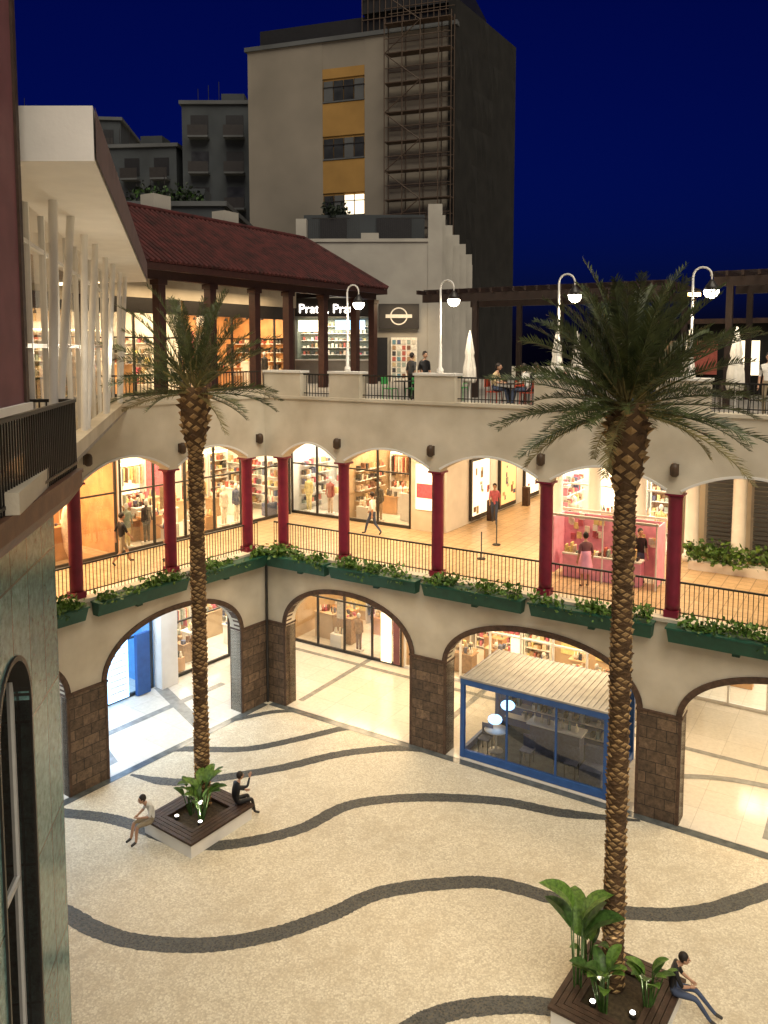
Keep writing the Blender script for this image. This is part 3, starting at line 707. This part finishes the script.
for i in range(60):
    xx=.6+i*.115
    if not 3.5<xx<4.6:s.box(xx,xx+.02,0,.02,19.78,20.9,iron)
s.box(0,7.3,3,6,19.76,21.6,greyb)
s.box(1,2.6,2.9,3.0,20,21.4,blackm);s.box(4.4,6.5,2.9,3.0,20,21.4,blackm)
s.build()
s=Part('cafe_front',sb,MS)
s.box(-.2,4.3,-2.4,-.02,15.3,16.3,frame)
s.box(-.2,4.3,-2.4,-2.3,11.69,12.9,concrete);s.box(-.2,4.3,-2.45,-2.0,12.9,12.98,white)
s.box(-.2,-.05,-2.4,0,11.69,15.3,frame);s.box(4.15,4.3,-2.4,0,11.69,15.3,frame)
s.box(-.1,4.2,-.2,-.05,11.69,15.3,items[7])
for i in range(5):
    z=13.2+i*.4;s.box(.2,4,-.45,-.2,z,z+.03,white)
    for j in range(16):
        a=.3+j*.23;s.box(a,a+.12,-.42,-.25,z+.03,z+.1+rr.random()*.2,rr.choice(PAL['pale']))
s.box(.3,1.9,-2.42,-2.40,14.5,15.1,E_sign);s.box(2.3,3.9,-2.42,-2.40,14.6,15.1,E_blue)
s.box(4.6,6.9,-.35,-.02,14.7,16.1,frame)
s.box(5.3,6.8,-.3,-.05,11.69,14.2,items[4])
for i in range(7):
    for j in range(5):
        a=5.38+j*.28;z=11.9+i*.32;s.box(a,a+.2,-.325,-.305,z,z+.24,rr.choice(items))
s.box(4.35,5.1,-.1,-.03,11.69,14.2,blackm)
s.build()
s=Part('round_logo_sign',sb,MS@Matrix.Translation((5.75,-.37,15.4))@Matrix.Rotation(math.pi/2,4,'X'))
n=24
for k_ in range(n):
    a=2*math.pi*k_/n;b=2*math.pi*(k_+1)/n
    s.poly([(.5*math.cos(a),.5*math.sin(a),0),(.5*math.cos(b),.5*math.sin(b),0),(.43*math.cos(b),.43*math.sin(b),0),(.43*math.cos(a),.43*math.sin(a),0)],canvas)
s.box(-.75,.75,-.1,.1,.0,.02,canvas);s.build()
text('cafe_sign','Prato, Prato',MS@Matrix.Translation((.3,-2.43,15.5)),.68,E_white,sb)
light('cafe_light','AREA',MS,(2,-1.2,15.2),220,WW,sb,3.5,1.2);light('cafe_light','AREA',MS,(6,-2.5,16.2),130,WARM,sb,2,1)
# ------------------------------------------------------------ towers behind
tw=empty('apartment_tower')
a0=Vector((-10.3,62.5,0));a1=Vector((5.0,57.3,0));dd=(a1-a0);WT=dd.length
MT=Matrix.Translation(a0)@Matrix.Rotation(math.atan2(dd.y,dd.x),4,'Z')
s=Part('body',tw,MT)
Z1=35.8
s.box(0,WT,.2,14,0,Z1-.3,concrete)
sx0,sx1=6.1,9.4
s.box(0,sx0,0,.2,11,Z1,beige);s.box(sx1,WT-.5,0,.2,11,Z1,beige)
s.box(sx0,sx1,0.03,.2,33.9,Z1,beige)
lv=[32.9,28.8,24.7,20.6]
cur=33.9
for q,z in enumerate(lv):
    s.box(sx0,sx1,.03,.2,z+.3,cur,yellow);cur=z-1.45
    s.box(sx0,sx1,.12,.2,cur,z+.3,yellow)
s.box(sx0,sx1,.03,.2,11,cur,yellow)
s.box(-.2,WT+.1,-.15,14.1,Z1,Z1+.3,greyc)
s.build()
s=Part('windows',tw,MT)
for q,z in enumerate(lv):
    for j in range(4):
        a=sx0+.12+j*.8;s.box(a,a+.7,.02,.09,z-1.3,z+.1,E_win if (q==2 and j>=2) else (wing if (j+q)%3 else greyc))
        s.box(a-.03,a,.0,.1,z-1.35,z+.12,frame)
    s.box(sx0+.05,sx1-.05,-.02,.11,z-1.42,z-1.32,greyc);s.box(sx0+.05,sx1-.05,-.02,.11,z-.35,z-.3,frame)
s.build()
s=Part('netting_side',tw)
b0=Vector((4.95,57.2,0));b1=Vector((10.6,66.5,0))
nseg=14;ncol=12
rn=random.Random(3)
for i in range(ncol):
    for j in range(nseg):
        p0=b0.lerp(b1,i/ncol);p1=b0.lerp(b1,(i+1)/ncol);z0=37.6*j/nseg;z1=37.6*(j+1)/nseg
        o_=rn.uniform(-.12,.12)
        mdp=(p0+p1)/2+Vector((o_,-abs(o_),0))
        s.poly([(p0.x,p0.y,z0),(mdp.x,mdp.y,(z0+z1)/2),(p0.x,p0.y,z1)],net);s.poly([(p0.x,p0.y,z0),(p1.x,p1.y,z0),(mdp.x,mdp.y,(z0+z1)/2)],net)
        s.poly([(p1.x,p1.y,z0),(p1.x,p1.y,z1),(mdp.x,mdp.y,(z0+z1)/2)],net);s.poly([(p0.x,p0.y,z1),(mdp.x,mdp.y,(z0+z1)/2),(p1.x,p1.y,z1)],net)
s.poly([(b0.x-.5,b0.y+.1,0),(b0.x,b0.y,0),(b0.x,b0.y,37.6),(b0.x-.5,b0.y+.1,37.6)],net)
s.poly([(b1.x,b1.y,0),(-6,72,0),(-6,72,37.6),(b1.x,b1.y,37.6)],net)
s.build()
s=Part('roof_penthouse',tw,MT)
s.box(0.3,WT-1,1.5,12,Z1+.3,Z1+2.0,blackm)
s.box(WT*.55,WT,1,10,Z1+2.0,Z1+4.0,blackm)
for i in range(16):
    s.tube((WT*.55+i*.45,.9,Z1+.3),(WT*.55+i*.45,.9,Z1+4.4),.04,None,scaf,5)
for z in(Z1+1.5,Z1+3,Z1+4.2):s.tube((WT*.55,.88,z),(WT,.88,z),.04,None,scaf,5)
s.build()
s=Part('scaffolding',tw,MT)
scx=[11.3,12.6,13.9,15.2,16.1]
for xx in scx:
    for yy in(-.3,-1.2):s.tube((xx,yy,11),(xx,yy,Z1+.6),.04,None,scaf,6)
for i in range(13):
    z=12+i*2.0
    for yy in(-.3,-1.2):s.tube((scx[0],yy,z+1),(scx[-1],yy,z+1),.03,None,scaf,6)
    s.box(scx[0],scx[-1],-1.2,-.35,z,z+.06,scaf)
    a,b=(scx[0],scx[2]) if i%2 else(scx[2],scx[0])
    s.tube((a,-1.22,z),(b,-1.22,z+2),.035,None,scaf,6)
s.build()
def bgbuilding(x0,x1,y,z1,m,n,win,d=10,ang=0):
    b=empty('background_building');M=Matrix.Translation((x0,y,0))@Matrix.Rotation(ang,4,'Z');w=x1-x0
    s=Part('body',b,M);s.box(0,w,0,d,0,z1,m);s.box(-.2,w+.2,-.2,d+.1,z1,z1+.3,greyc);s.box(w*.5,w*.5+2,2,4,z1+.3,z1+1.5,m)
    for i in range(3):s.tube((w*.2+i*.9,1,z1+.3),(w*.2+i*.9,1,z1+1.6+i*.3),.03,None,frame,5)
    s.build()
    s=Part('windows',b,M);r=random.Random(n)
    cols_=max(2,int(w/2.6))
    for i in range(cols_):
        for j in range(6):
            a=w*(i+.25)/cols_;z=z1-2.4-j*3
            if z<12:continue
            s.box(a,a+w/cols_*.5,-.04,.0,z,z+1.5,E_win if r.random()<win else (blackm if r.random()<.6 else wing))
            s.box(a-.1,a+w/cols_*.5+.1,-.9,-.001,z-.5,z-.35,greyc)
            s.box(a-.1,a+w/cols_*.5+.1,-.9,-.87,z-.35,z+.5,frame)
    s.build()
bgbuilding(-17.2,-11.2,70,34.2,greyb,3,.0)
bgbuilding(-26,-18.0,72,31.0,greyb,4,.06,ang=-.1)
bgbuilding(-40,-26,80,36.0,greyb,5,.03,ang=.1)
bgbuilding(-17.5,-10.2,52,22.6,greyb,6,.0)
t_=Part('rooftop_plants');leaves(t_,-16.5,-12,52.5,53.5,22.9,23.6,900,.3,[leafD,leafB],91);leaves(t_,-4.6,-2,49,50,21.5,22.2,300,.25,[leafD],92);t_.build()
# ------------------------------------------------------------ pergolas
def pergola(x0,x1,y0,y1,z,posts,name='pergola'):
    s=Part(name,None,MR)
    for yy in(y0,y1):s.box(x0,x1,yy-.09,yy+.09,z-.3,z,pergw)
    n=int((x1-x0)/.45)
    for i in range(n+1):
        xx=x0+(x1-x0)*i/n;s.box(xx-.04,xx+.04,y0-.5,y1+.5,z+.002,z+.16,pergw)
    for i in range(int((y1-y0)/.5)):
        yy=y0+i*.5;s.box(x0,x1,yy,yy+.05,z+.162,z+.2,pergw)
    for xx in posts:
        for yy in(y0,y1):
            s.box(xx-.1,xx+.1,yy-.1,yy+.1,11.69,z-.3,pergw)
    s.build()
pergola(3.9,13.4,5.2,9.5,15.7,[6.2,9.6,13])
pergola(14.8,26,5.2,9.5,15.9,[15.3,19.6,23])
rp=Part('terrace_bar',None,MR)
rp.box(9,24,12.6,12.8,11.69,14.6,net);rp.box(9,24,12.3,13.2,14.6,14.8,wood)
for i in range(9):rp.box(9.5+i*1.6,10.5+i*1.6,12.55,12.59,12.5,13.9,items[i%len(items)] if i%3 else E_win)
rp.build()
rp=Part('red_post',None,MR);rp.lathe((17.0,4.5,11.69),[(.16,0),(.16,3.6),(.2,3.7)],red,12);rp.build()
# ------------------------------------------------------------ street lamps
def lamp(M,x,y,z0,h=4.0,pw=70,r=.24,nm='street_lamp'):
    s=Part(nm,None,M@Matrix.Translation((x,y,z0)))
    s.lathe((0,0,0),[(.11,0),(.11,.12),(.06,.2),(.05,.9),(.035,1.0),(.03,h-r)],white,12)
    pts=[(r-r*math.cos(t*math.pi/8),0,h-r+r*math.sin(t*math.pi/8)) for t in range(9)]
    s.path(pts,.028,white,8)
    s.tube((2*r,0,h-r),(2*r,0,h-r-.12),.02,None,white,8)
    s.lathe((2*r,0,h-r-.38),[(.2,0),(.17,.1),(.08,.22),(.04,.28)],frame,16)
    s.sphere((2*r,0,h-r-.42),.2,E_lamp,14,(1,1,.95));s.build()
    light('bulb','POINT',I4,(2*r,0,h-r-.8),pw,WW,s.o,.14)
for xx in(3.65,7.35,11.35,15.15,19):lamp(MR,xx,.25,12.78,3.0,120)
s=Part('street_lamp',None,MR@Matrix.Translation((14.6,3.2,11.69)))
s.tube((0,0,0),(0,0,3.6),.03,None,iron,8);s.box(-.2,.2,-.12,.12,3.6,3.68,frame);s.box(-.17,.17,-.13,.09,3.5,3.598,emit('amber',(1,.6,.2),20));s.build()
light('bulb','POINT',I4,(0,0,3.3),60,(1,.65,.3),s.o,.1)
# ------------------------------------------------------------ terrace furniture
def umbrella(x,y):
    s=Part('closed_umbrella',None,MR@Matrix.Translation((x,y,11.69)))
    s.box(-.25,.25,-.25,.25,0,.08,concrete);s.tube((0,0,.08),(0,0,2.5),.025,None,white,8)
    s.lathe((0,0,.75),[(.19,0),(.22,.1),(.2,.5),(.13,.9),(.15,1.0),(.08,1.45),(.02,1.75)],canvas,32,True,.14,8);s.build()
umbrella(7.9,1.3);umbrella(16.2,1.0);umbrella(12.2,6);umbrella(10.6,4.2);umbrella(10.9,1.4);umbrella(18.2,2.2);umbrella(14.2,4.6)
def table(x,y,z=11.69,M=MR):
    s=Part('cafe_table',None,M@Matrix.Translation((x,y,z)));s.lathe((0,0,0),[(.25,0),(.24,.03),(.03,.05),(.03,.72),(.38,.73),(.38,.76)],frame,18);s.build()
def chair(x,y,a,m=iron,z=11.69,M=MR):
    s=Part('cafe_chair',None,M@Matrix.Translation((x,y,z))@Matrix.Rotation(a,4,'Z'))
    for u in(-.19,.19):
        for v in(-.19,.19):s.tube((u*1.1,v*1.1,0),(u,v,.45),.014,None,m,6)
        s.tube((-.19,u,.45),(-.25,u,.88),.014,None,m,6)
    s.box(-.2,.2,-.2,.2,.45,.48,m);s.box(-.26,-.23,-.19,.19,.62,.88,m);s.build()
cg=pbr('chair_green',(.05,.3,.08),.5);cr_=pbr('chair_red',(.4,.06,.03),.5)
for x_,y_,m_ in((5.3,1.4,cg),(9.3,1.5,cr_),(10.1,2.8,wood),(13.4,1.5,wood),(17.3,1.5,frame),(5.9,3.4,cg),(8.9,3.8,wood),(14.6,3.4,wood)):
    table(x_,y_);chair(x_-.6,y_,0,m_);chair(x_+.6,y_,math.pi,m_);chair(x_,y_+.6,-math.pi/2,m_)
# ------------------------------------------------------------ palms
def palm(x,y,z0,H,seed,nf,flen,elmin=-14):
    r=random.Random(seed)
    root=empty('palm_tree',(x,y,0))
    t=Part('trunk',root)
    def rad(z):
        u=z/H
        b=.212+.05*math.exp(-u*14)+.008*math.sin(u*31+seed)
        if u>.85:b+= .19*math.sin(min(1,(u-.85)/.15)*math.pi*.7)
        return b
    n=60;t.lathe((0,0,z0),[(rad(H*i/n)*.94,H*i/n) for i in range(n+1)],barkd,18)
    k=0;z=.05;ga=2.39996
    while z<H-.02:
        u=z/H;top=u>.86
        dz=.0145 if not top else .026
        a=k*ga+r.uniform(-.06,.06);R=rad(z);w=.09 if not top else .12;hh=.1 if not top else .2;pr_=.042 if not top else .12
        ca,sa=math.cos(a),math.sin(a);rd=Vector((ca,sa,0));td=Vector((-sa,ca,0))
        P=rd*(R*.93)+Vector((0,0,z0+z+r.uniform(-.01,.01)))
        jit=r.uniform(.5,1.5)
        v=[P-td*w*1.0,P+Vector((0,0,-hh*.45)),P+td*w,P+Vector((0,0,hh*.5)),P+rd*pr_*jit+Vector((0,0,hh*.32))]
        t.add(v,[(0,1,4),(1,2,4),(2,3,4),(3,0,4)],bark if r.random()<.75 else barkd)
        z+=dz;k+=1
    t.build()
    f=Part('fronds',root)
    top=z0+H
    for i in range(nf):
        u=(i+.5)/nf
        az=i*ga+r.uniform(-.25,.25)
        el=math.radians(88+(elmin-88)*u**1.05+r.uniform(-8,8))
        total=math.radians(r.uniform(16,38)+16*(1-u) if u<.8 else r.uniform(22,50))
        Lf=flen*r.uniform(.78,1.06)
        ns=16;st=Lf/ns
        P=Vector((math.cos(az)*.16,math.sin(az)*.16,top-.2+.4*(1-u)))
        side=Vector((-math.sin(az),math.cos(az),0));tw_=r.uniform(-.8,.8)
        mat=palmd if u>.94 and r.random()<.5 else palml
        pp=P;e=el
        for j in range(ns):
            d=Vector((math.cos(az)*math.cos(e),math.sin(az)*math.cos(e),math.sin(e)))
            q=pp+d*st;rr0=.026*(1-j/ns)+.004
            f.tube(pp,q,rr0,rr0*.9,palmd if j<5 else mat,4,False)
            s2=(Matrix.Rotation(tw_,3,d)@side);nm=s2.cross(d)
            if nm.z<0:nm=-nm
            if j>=2:
                for m_ in range(4):
                    w_=(j+m_/4)/ns;ll=.38*math.sin(math.pi*min(1,.14+w_*.82))**.55*(flen/2.7)
                    b=pp+d*st*m_/4
                    for sg in(-1,1):
                        if r.random()<.05:continue
                        ld=(s2*sg*.62+d*.78+nm*r.uniform(.1,.5)).normalized()
                        l2=ll*r.uniform(.7,1.12);mid=b+ld*l2*.5;tip=b+ld*l2+Vector((0,0,-l2*r.uniform(.0,.18)))
                        wv=d*.018
                        f.add([b-wv*.6,b+wv*.6,mid+wv,tip,mid-wv],[(0,1,2,4),(4,2,3)],mat)
            pp=q;e-=total/ns*(.3+1.4*j/ns)
    f.build()
palm(-5.29,22.29,.3,12.2,3,46,2.75,-10)
palm(4.77,15.63,.3,12.25,9,88,2.65,-13)
# ------------------------------------------------------------ planters with big-leaf plants
def bigplant(x,y,z,n,h,seed,name='bird_of_paradise_plant',parent=None,spread=1):
    r=random.Random(seed);s=Part(name,parent,Matrix.Translation((x,y,z)))
    for i in range(n):
        az=r.uniform(0,6.28);ln=r.uniform(.12,.5)*spread;hh=h*r.uniform(.4,.75)
        b=Vector((math.cos(az)*.06,math.sin(az)*.06,0));tp=Vector((math.cos(az)*ln*.6,math.sin(az)*ln*.6,hh))
        s.tube(b,tp,.022,.012,leafB,6)
        L=h*r.uniform(.28,.42);W=L*.24;k=8;d=Vector((math.cos(az)*.5*(.6+ln),math.sin(az)*.5*(.6+ln),1)).normalized()
        sd=Vector((-math.sin(az+r.uniform(-.8,.8)),math.cos(az),0)).normalized();pp=tp;pl_=[]
        for j in range(k+1):
            t=j/k;w=W*math.sin(math.pi*min(1,.08+t*.92))**.7*(1 if j<k else 0)
            nn_=sd.cross(d);pl_.append((pp-sd*w-nn_*w*.25,pp.copy(),pp+sd*w-nn_*w*.25))
            pp=pp+d*(L/k);d=(d+Vector((math.cos(az)*.12,math.sin(az)*.12,-.11))).normalized()
        mt=leafA if r.random()<.5 else leafB
        for j in range(k):
            a,b_=pl_[j],pl_[j+1]
            s.add([a[0],a[1],b_[1],b_[0]],[(0,1,2,3)],mt,True);s.add([a[1],a[2],b_[2],b_[1]],[(0,1,2,3)],mt,True)
    s.build();return s.o
def tree_planter(x,y,seed):
    M=Matrix.Translation((x,y,0))@Matrix.Rotation(math.radians(-36),4,'Z')
    s=Part('bench_planter',None,M);a,b=.98,1.12
    for x0,x1,y0,y1 in((-a,a,-b,-b+.12),(-a,a,b-.12,b),(-a,-a+.12,-b+.12,b-.12),(a-.12,a,-b+.12,b-.12)):
        s.box(x0,x1,y0,y1,0,.38,white)
    w=.5
    for k_ in range(4):
        o=k_*w/4
        s.box(-a-.05+o,a+.05-o,-b-.05+o,-b-.05+o+.11,.385,.45,wood);s.box(-a-.05+o,a+.05-o,b+.05-o-.11,b+.05-o,.385,.45,wood)
        s.box(-a-.05+o,-a+.06+o,-b+.062+o,b-.062-o,.385,.45,wood);s.box(a-.06-o,a+.05-o,-b+.062+o,b-.062-o,.385,.45,wood)
    s.box(-a+.12,a-.12,-b+.12,b-.12,.0,.33,soil);s.build()
    for u,v in((-.35,-.5),(.4,-.3)):
        q=Part('uplight_fixture',s.o);q.lathe((u,v,.33),[(.07,0),(.07,.1)],frame,12);q.lathe((u,v,.43),[(.055,0),(.055,.01)],E_white,12);q.build()
        light('uplight','SPOT',I4,(u,v,.5),90,WW,s.o,.05,spot=1.2,rot=Matrix.Rotation(math.pi,4,'X'))
    return s.o
tree_planter(-5.28,21.75,1);tree_planter(4.8,15.3,2)
bigplant(-5.15,21.5,.33,16,1.5,5);bigplant(-5.5,21.8,.33,7,1.0,6)
bigplant(4.0,15.45,.33,7,2.6,8,spread=.6);bigplant(4.4,14.95,.33,14,1.4,9);bigplant(5.3,15.0,.33,14,1.2,10);bigplant(4.3,15.8,.33,9,1.2,13)
# ------------------------------------------------------------ people
skinm=pbr('skin',(.45,.26,.17),.6,.08,10);hairm=pbr('hair_dark',(.02,.013,.01),.6,.2,20);shoem=pbr('shoe',(.05,.045,.04),.6)
eyem=pbr('eye',(.01,.01,.01),.3);lipm=pbr('lips',(.35,.12,.1),.5)
def person(loc,heading,pose='stand',top=None,bottom=None,sleeve=.5,shorts=False,dress=None,hair=None,scale=1,name='person',over={}):
    top=top or blackm;bottom=bottom or items[3];hair=hair or hairm
    J={'pel':(0,0,.95),'spi':(0,0,1.14),'che':(0,0,1.34),'nec':(0,0,1.49),'hed':(.02,0,1.57),
       'shL':(0,.17,1.41),'elL':(-.04,.23,1.13),'wrL':(.06,.24,.89),'shR':(0,-.17,1.41),'elR':(-.04,-.23,1.13),'wrR':(.06,-.24,.89),
       'hiL':(0,.09,.9),'knL':(.02,.1,.5),'anL':(-.01,.1,.09),'toL':(.16,.11,.04),'hiR':(0,-.09,.9),'knR':(.02,-.1,.5),'anR':(-.01,-.1,.09),'toR':(.16,-.11,.04)}
    if pose=='walk':
        J.update({'knL':(.2,.09,.52),'anL':(.3,.09,.12),'toL':(.46,.09,.1),'knR':(-.06,-.09,.5),'anR':(-.36,-.09,.18),'toR':(-.26,-.09,.05),
        'elL':(-.14,.22,1.14),'wrL':(-.12,.24,.9),'elR':(.1,-.22,1.15),'wrR':(.24,-.2,.98)})
    if pose=='sit':
        J={'pel':(0,0,.12),'spi':(.0,0,.32),'che':(.06,0,.52),'nec':(.11,0,.66),'hed':(.16,0,.73),
        'shL':(.07,.17,.58),'elL':(.16,.23,.33),'wrL':(.36,.1,.3),'shR':(.07,-.17,.58),'elR':(.16,-.23,.33),'wrR':(.36,-.1,.3),
        'hiL':(.06,.09,.1),'knL':(.47,.13,.1),'anL':(.5,.12,-.34),'toL':(.65,.13,-.4),'hiR':(.06,-.09,.1),'knR':(.47,-.13,.1),'anR':(.56,-.12,-.33),'toR':(.71,-.13,-.4)}
    J.update(over)
    rad={'pel':.135,'spi':.115,'che':.135,'nec':.06,'hed':.05,'sh':.065,'el':.043,'wr':.028,'hi':.09,'kn':.058,'an':.04,'to':.035}
    names=list(J);idx={k:i for i,k in enumerate(names)}
    bones=[('pel','spi','t'),('spi','che','t'),('che','nec','t'),('nec','hed','s')]
    for s_ in'LR':bones+=[('che','sh'+s_,'t'),('sh'+s_,'el'+s_,'t'),('el'+s_,'wr'+s_,'t' if sleeve>.7 else 's'),('pel','hi'+s_,'b'),('hi'+s_,'kn'+s_,'b'),('kn'+s_,'an'+s_,'s' if (shorts or dress) else 'b'),('an'+s_,'to'+s_,'f')]
    me=bpy.data.meshes.new('sk');me.from_pydata([J[k] for k in names],[(idx[a],idx[b]) for a,b,_ in bones],[])
    o=bpy.data.objects.new('sk',me);scene.collection.objects.link(o)
    md=o.modifiers.new('s','SKIN');md.use_smooth_shade=True
    for i,k in enumerate(names):
        rr_=rad.get(k,rad.get(k[:2],.05));sv=me.skin_vertices[0].data[i]
        sv.radius=(rr_*(1.0 if k not in('che','pel','spi') else .85),rr_*(1 if k not in('che','pel','spi') else 1.2));sv.use_root=(k=='pel')
    sb_=o.modifiers.new('ss','SUBSURF');sb_.levels=1;sb_.render_levels=1
    dg=bpy.context.evaluated_depsgraph_get();dg.update()
    m2=bpy.data.meshes.new_from_object(o.evaluated_get(dg));bpy.data.objects.remove(o)
    P=Part(name,None,Matrix.Translation(loc)@Matrix.Rotation(heading,4,'Z')@Matrix.Scale(scale,4))
    mm={'t':top,'b':bottom,'s':skinm,'f':shoem}
    vs=[v.co.copy() for v in m2.vertices]
    segs=[(Vector(J[a]),Vector(J[b]),c) for a,b,c in bones]
    groups={}
    for f in m2.polygons:
        c=f.center;best=None
        for a,b,tg in segs:
            ab=b-a;t=max(0,min(1,(c-a).dot(ab)/ab.length_squared));dd_=(c-a-ab*t).length
            if best is None or dd_<best[0]:best=(dd_,tg)
        groups.setdefault(best[1],[]).append(list(f.vertices))
    base=len(P.v);P.v+=[tuple(v) for v in vs]
    for tg,fs in groups.items():
        k=P.mid(mm[tg])
        for f in fs:P.f.append([i+base for i in f]);P.mi.append(k);P.sm.append(True)
    h=Vector(J['hed'])+Vector((.015,0,.1))
    P.sphere(h,.1,skinm,14,(.95,.78,1.15));P.sphere(h+Vector((.02,0,-.06)),.06,skinm,10,(1,.85,.9))
    P.tube(h+Vector((.09,0,.015)),h+Vector((.115,0,-.02)),.008,.014,skinm,6)
    for sg in(-1,1):
        P.sphere(h+Vector((.083,.032*sg,.01)),.012,eyem,8);P.sphere(h+Vector((-.0,.08*sg,-.005)),.025,skinm,8,(.8,.4,1.2))
    P.box(h.x+.083,h.x+.095,-.022+h.y,.022+h.y,h.z-.055,h.z-.045,lipm)
    P.sphere(h+Vector((-.022,0,.03)),.108,hair,14,(.95,.85,1.05))
    for s_ in'LR':
        w=Vector(J['wr'+s_]);d=(w-Vector(J['el'+s_])).normalized();a=d.cross(Vector((1,0,0.3))).normalized();b=d.cross(a)
        P.tube(w-d*.01,w+d*.085,.026,.034,skinm,8)
        for q,(off,ln) in enumerate(((-.026,.065),(-.009,.078),(.009,.074),(.026,.058))):
            s0=w+d*.08+b*off;s1=s0+d*ln*.55+a*.004;s2=s1+(d*.8+a*.5).normalized()*ln*.5
            P.tube(s0,s1,.009,.008,skinm,6);P.tube(s1,s2,.008,.006,skinm,6)
        s0=w+d*.03+b*.028;s1=s0+(d+b*.9).normalized()*.05;P.tube(s0,s1,.011,.009,skinm,6);P.tube(s1,s1+d*.03,.009,.007,skinm,6)
    if dress:
        P.lathe((0,0,0),[(.25,.5),(.21,.75),(.16,1.05),(.15,1.2)],dress,16,True,.05,6)
    P.build();return P.o
whites=pbr('shirt_white',(.7,.68,.64),.8);jean=pbr('jeans',(.06,.08,.14),.8);khaki=pbr('khaki',(.3,.24,.16),.8)
def at(M,x,y,z):return tuple(M@Vector((x,y,z)))
person((-6.45,21.2,.45),math.radians(215),'sit',whites,khaki,shorts=True,over={'hed':(.26,0,.66),'nec':(.17,0,.63)})
person((-4.3,22.05,.45),math.radians(35),'sit',blackm,blackm,.9,over={'elR':(.3,-.2,.55),'wrR':(.42,-.1,.75)})
person((5.88,15.3,.45),math.radians(-20),'sit',blackm,jean,.4,over={'hed':(.22,0,.7),'anL':(.85,.1,-.3),'toL':(1.0,.1,-.36),'anR':(.75,-.08,-.33),'toR':(.9,-.1,-.4),'elL':(.2,.2,.33),'elR':(.2,-.2,.33)})
person(at(ML,-4.75,2.3,5.99),math.radians(40),'walk',blackm,khaki,shorts=True,scale=1.05)
person(at(ML,-3.45,1.5,5.99),math.radians(200),'stand',items[3],jean,over={'elR':(.1,-.2,1.15),'wrR':(.25,-.1,1.3)})
person(at(MR,11.9,1.6,5.99),math.radians(100),'stand',pinkw,jean,dress=pink)
person(at(MR,13.2,3.1,5.99),math.radians(-90),'stand',blackm,jean)
person(at(MR,10.2,3.4,5.99),math.radians(10),'stand',items[6],jean)
person(at(MR,2.3,3.9,5.99),math.radians(150),'walk',whites,jean);person(at(MR,5.6,8.5,5.99),math.radians(-100),'walk',items[9],jean)
person(at(MR,7.2,13.5,5.99),math.radians(-90),'walk',blackm,jean);person(at(MR,7.8,14.5,5.99),math.radians(-90),'walk',whites,khaki)
person(at(MR,6.0,1.6,11.69),math.radians(-60),'stand',blackm,jean)
person(at(MR,5.0,2.4,11.69),math.radians(40),'stand',items[6],blackm,scale=.97)
person(at(MR,9.9,1.5,12.15),math.radians(180-32),'sit',whites,jean);person(at(MR,8.7,1.5,12.15),math.radians(-32),'sit',items[5],jean)
person(at(MR,10.7,2.8,12.15),math.radians(148),'sit',items[2],jean);person(at(MR,9.5,2.8,12.15),math.radians(-32),'sit',blackm,jean)
person(at(MR,17.0,1.3,11.69),math.radians(-120),'stand',whites,khaki)
person(at(MR,14.0,1.5,12.15),math.radians(148),'sit',items[2],jean);person(at(MR,12.8,1.5,12.15),math.radians(-32),'sit',whites,jean)
# ------------------------------------------------------------ world, added fill lamp, camera
w=bpy.data.worlds.new('World');scene.world=w;w.use_nodes=True;nt=w.node_tree
bg=nt.nodes['Background'];sk=nt.nodes.new('ShaderNodeTexSky');sk.sky_type='NISHITA';sk.sun_disc=False
sk.sun_elevation=math.radians(3);sk.sun_rotation=math.radians(175);sk.ozone_density=6
mx=nt.nodes.new('ShaderNodeMixRGB');mx.blend_type='MULTIPLY';mx.inputs[0].default_value=1;mx.inputs[2].default_value=(.13,.11,.74,1)
nt.links.new(sk.outputs[0],mx.inputs[1]);nt.links.new(mx.outputs[0],bg.inputs[0]);bg.inputs[1].default_value=.05
sd=bpy.data.lights.new('night_fill','SUN');sd.energy=3.1;sd.angle=math.radians(50);sd.color=(1,.89,.70)  # wide warm fill added for an even night glow, not daylight
so=bpy.data.objects.new('night_fill',sd);scene.collection.objects.link(so)
so.rotation_euler=(math.radians(36),0,math.radians(14))
cam=bpy.data.cameras.new('camera');co=bpy.data.objects.new('camera',cam);scene.collection.objects.link(co)
cam.sensor_fit='VERTICAL';cam.sensor_height=36;cam.lens=800/1024*36;cam.shift_y=-94/1024;cam.clip_end=1500;cam.clip_start=.1
co.location=(0,0,13.6);co.rotation_euler=(math.radians(85),0,0);scene.camera=co
scene.view_settings.view_transform='Standard';scene.view_settings.look='None';scene.view_settings.exposure=0
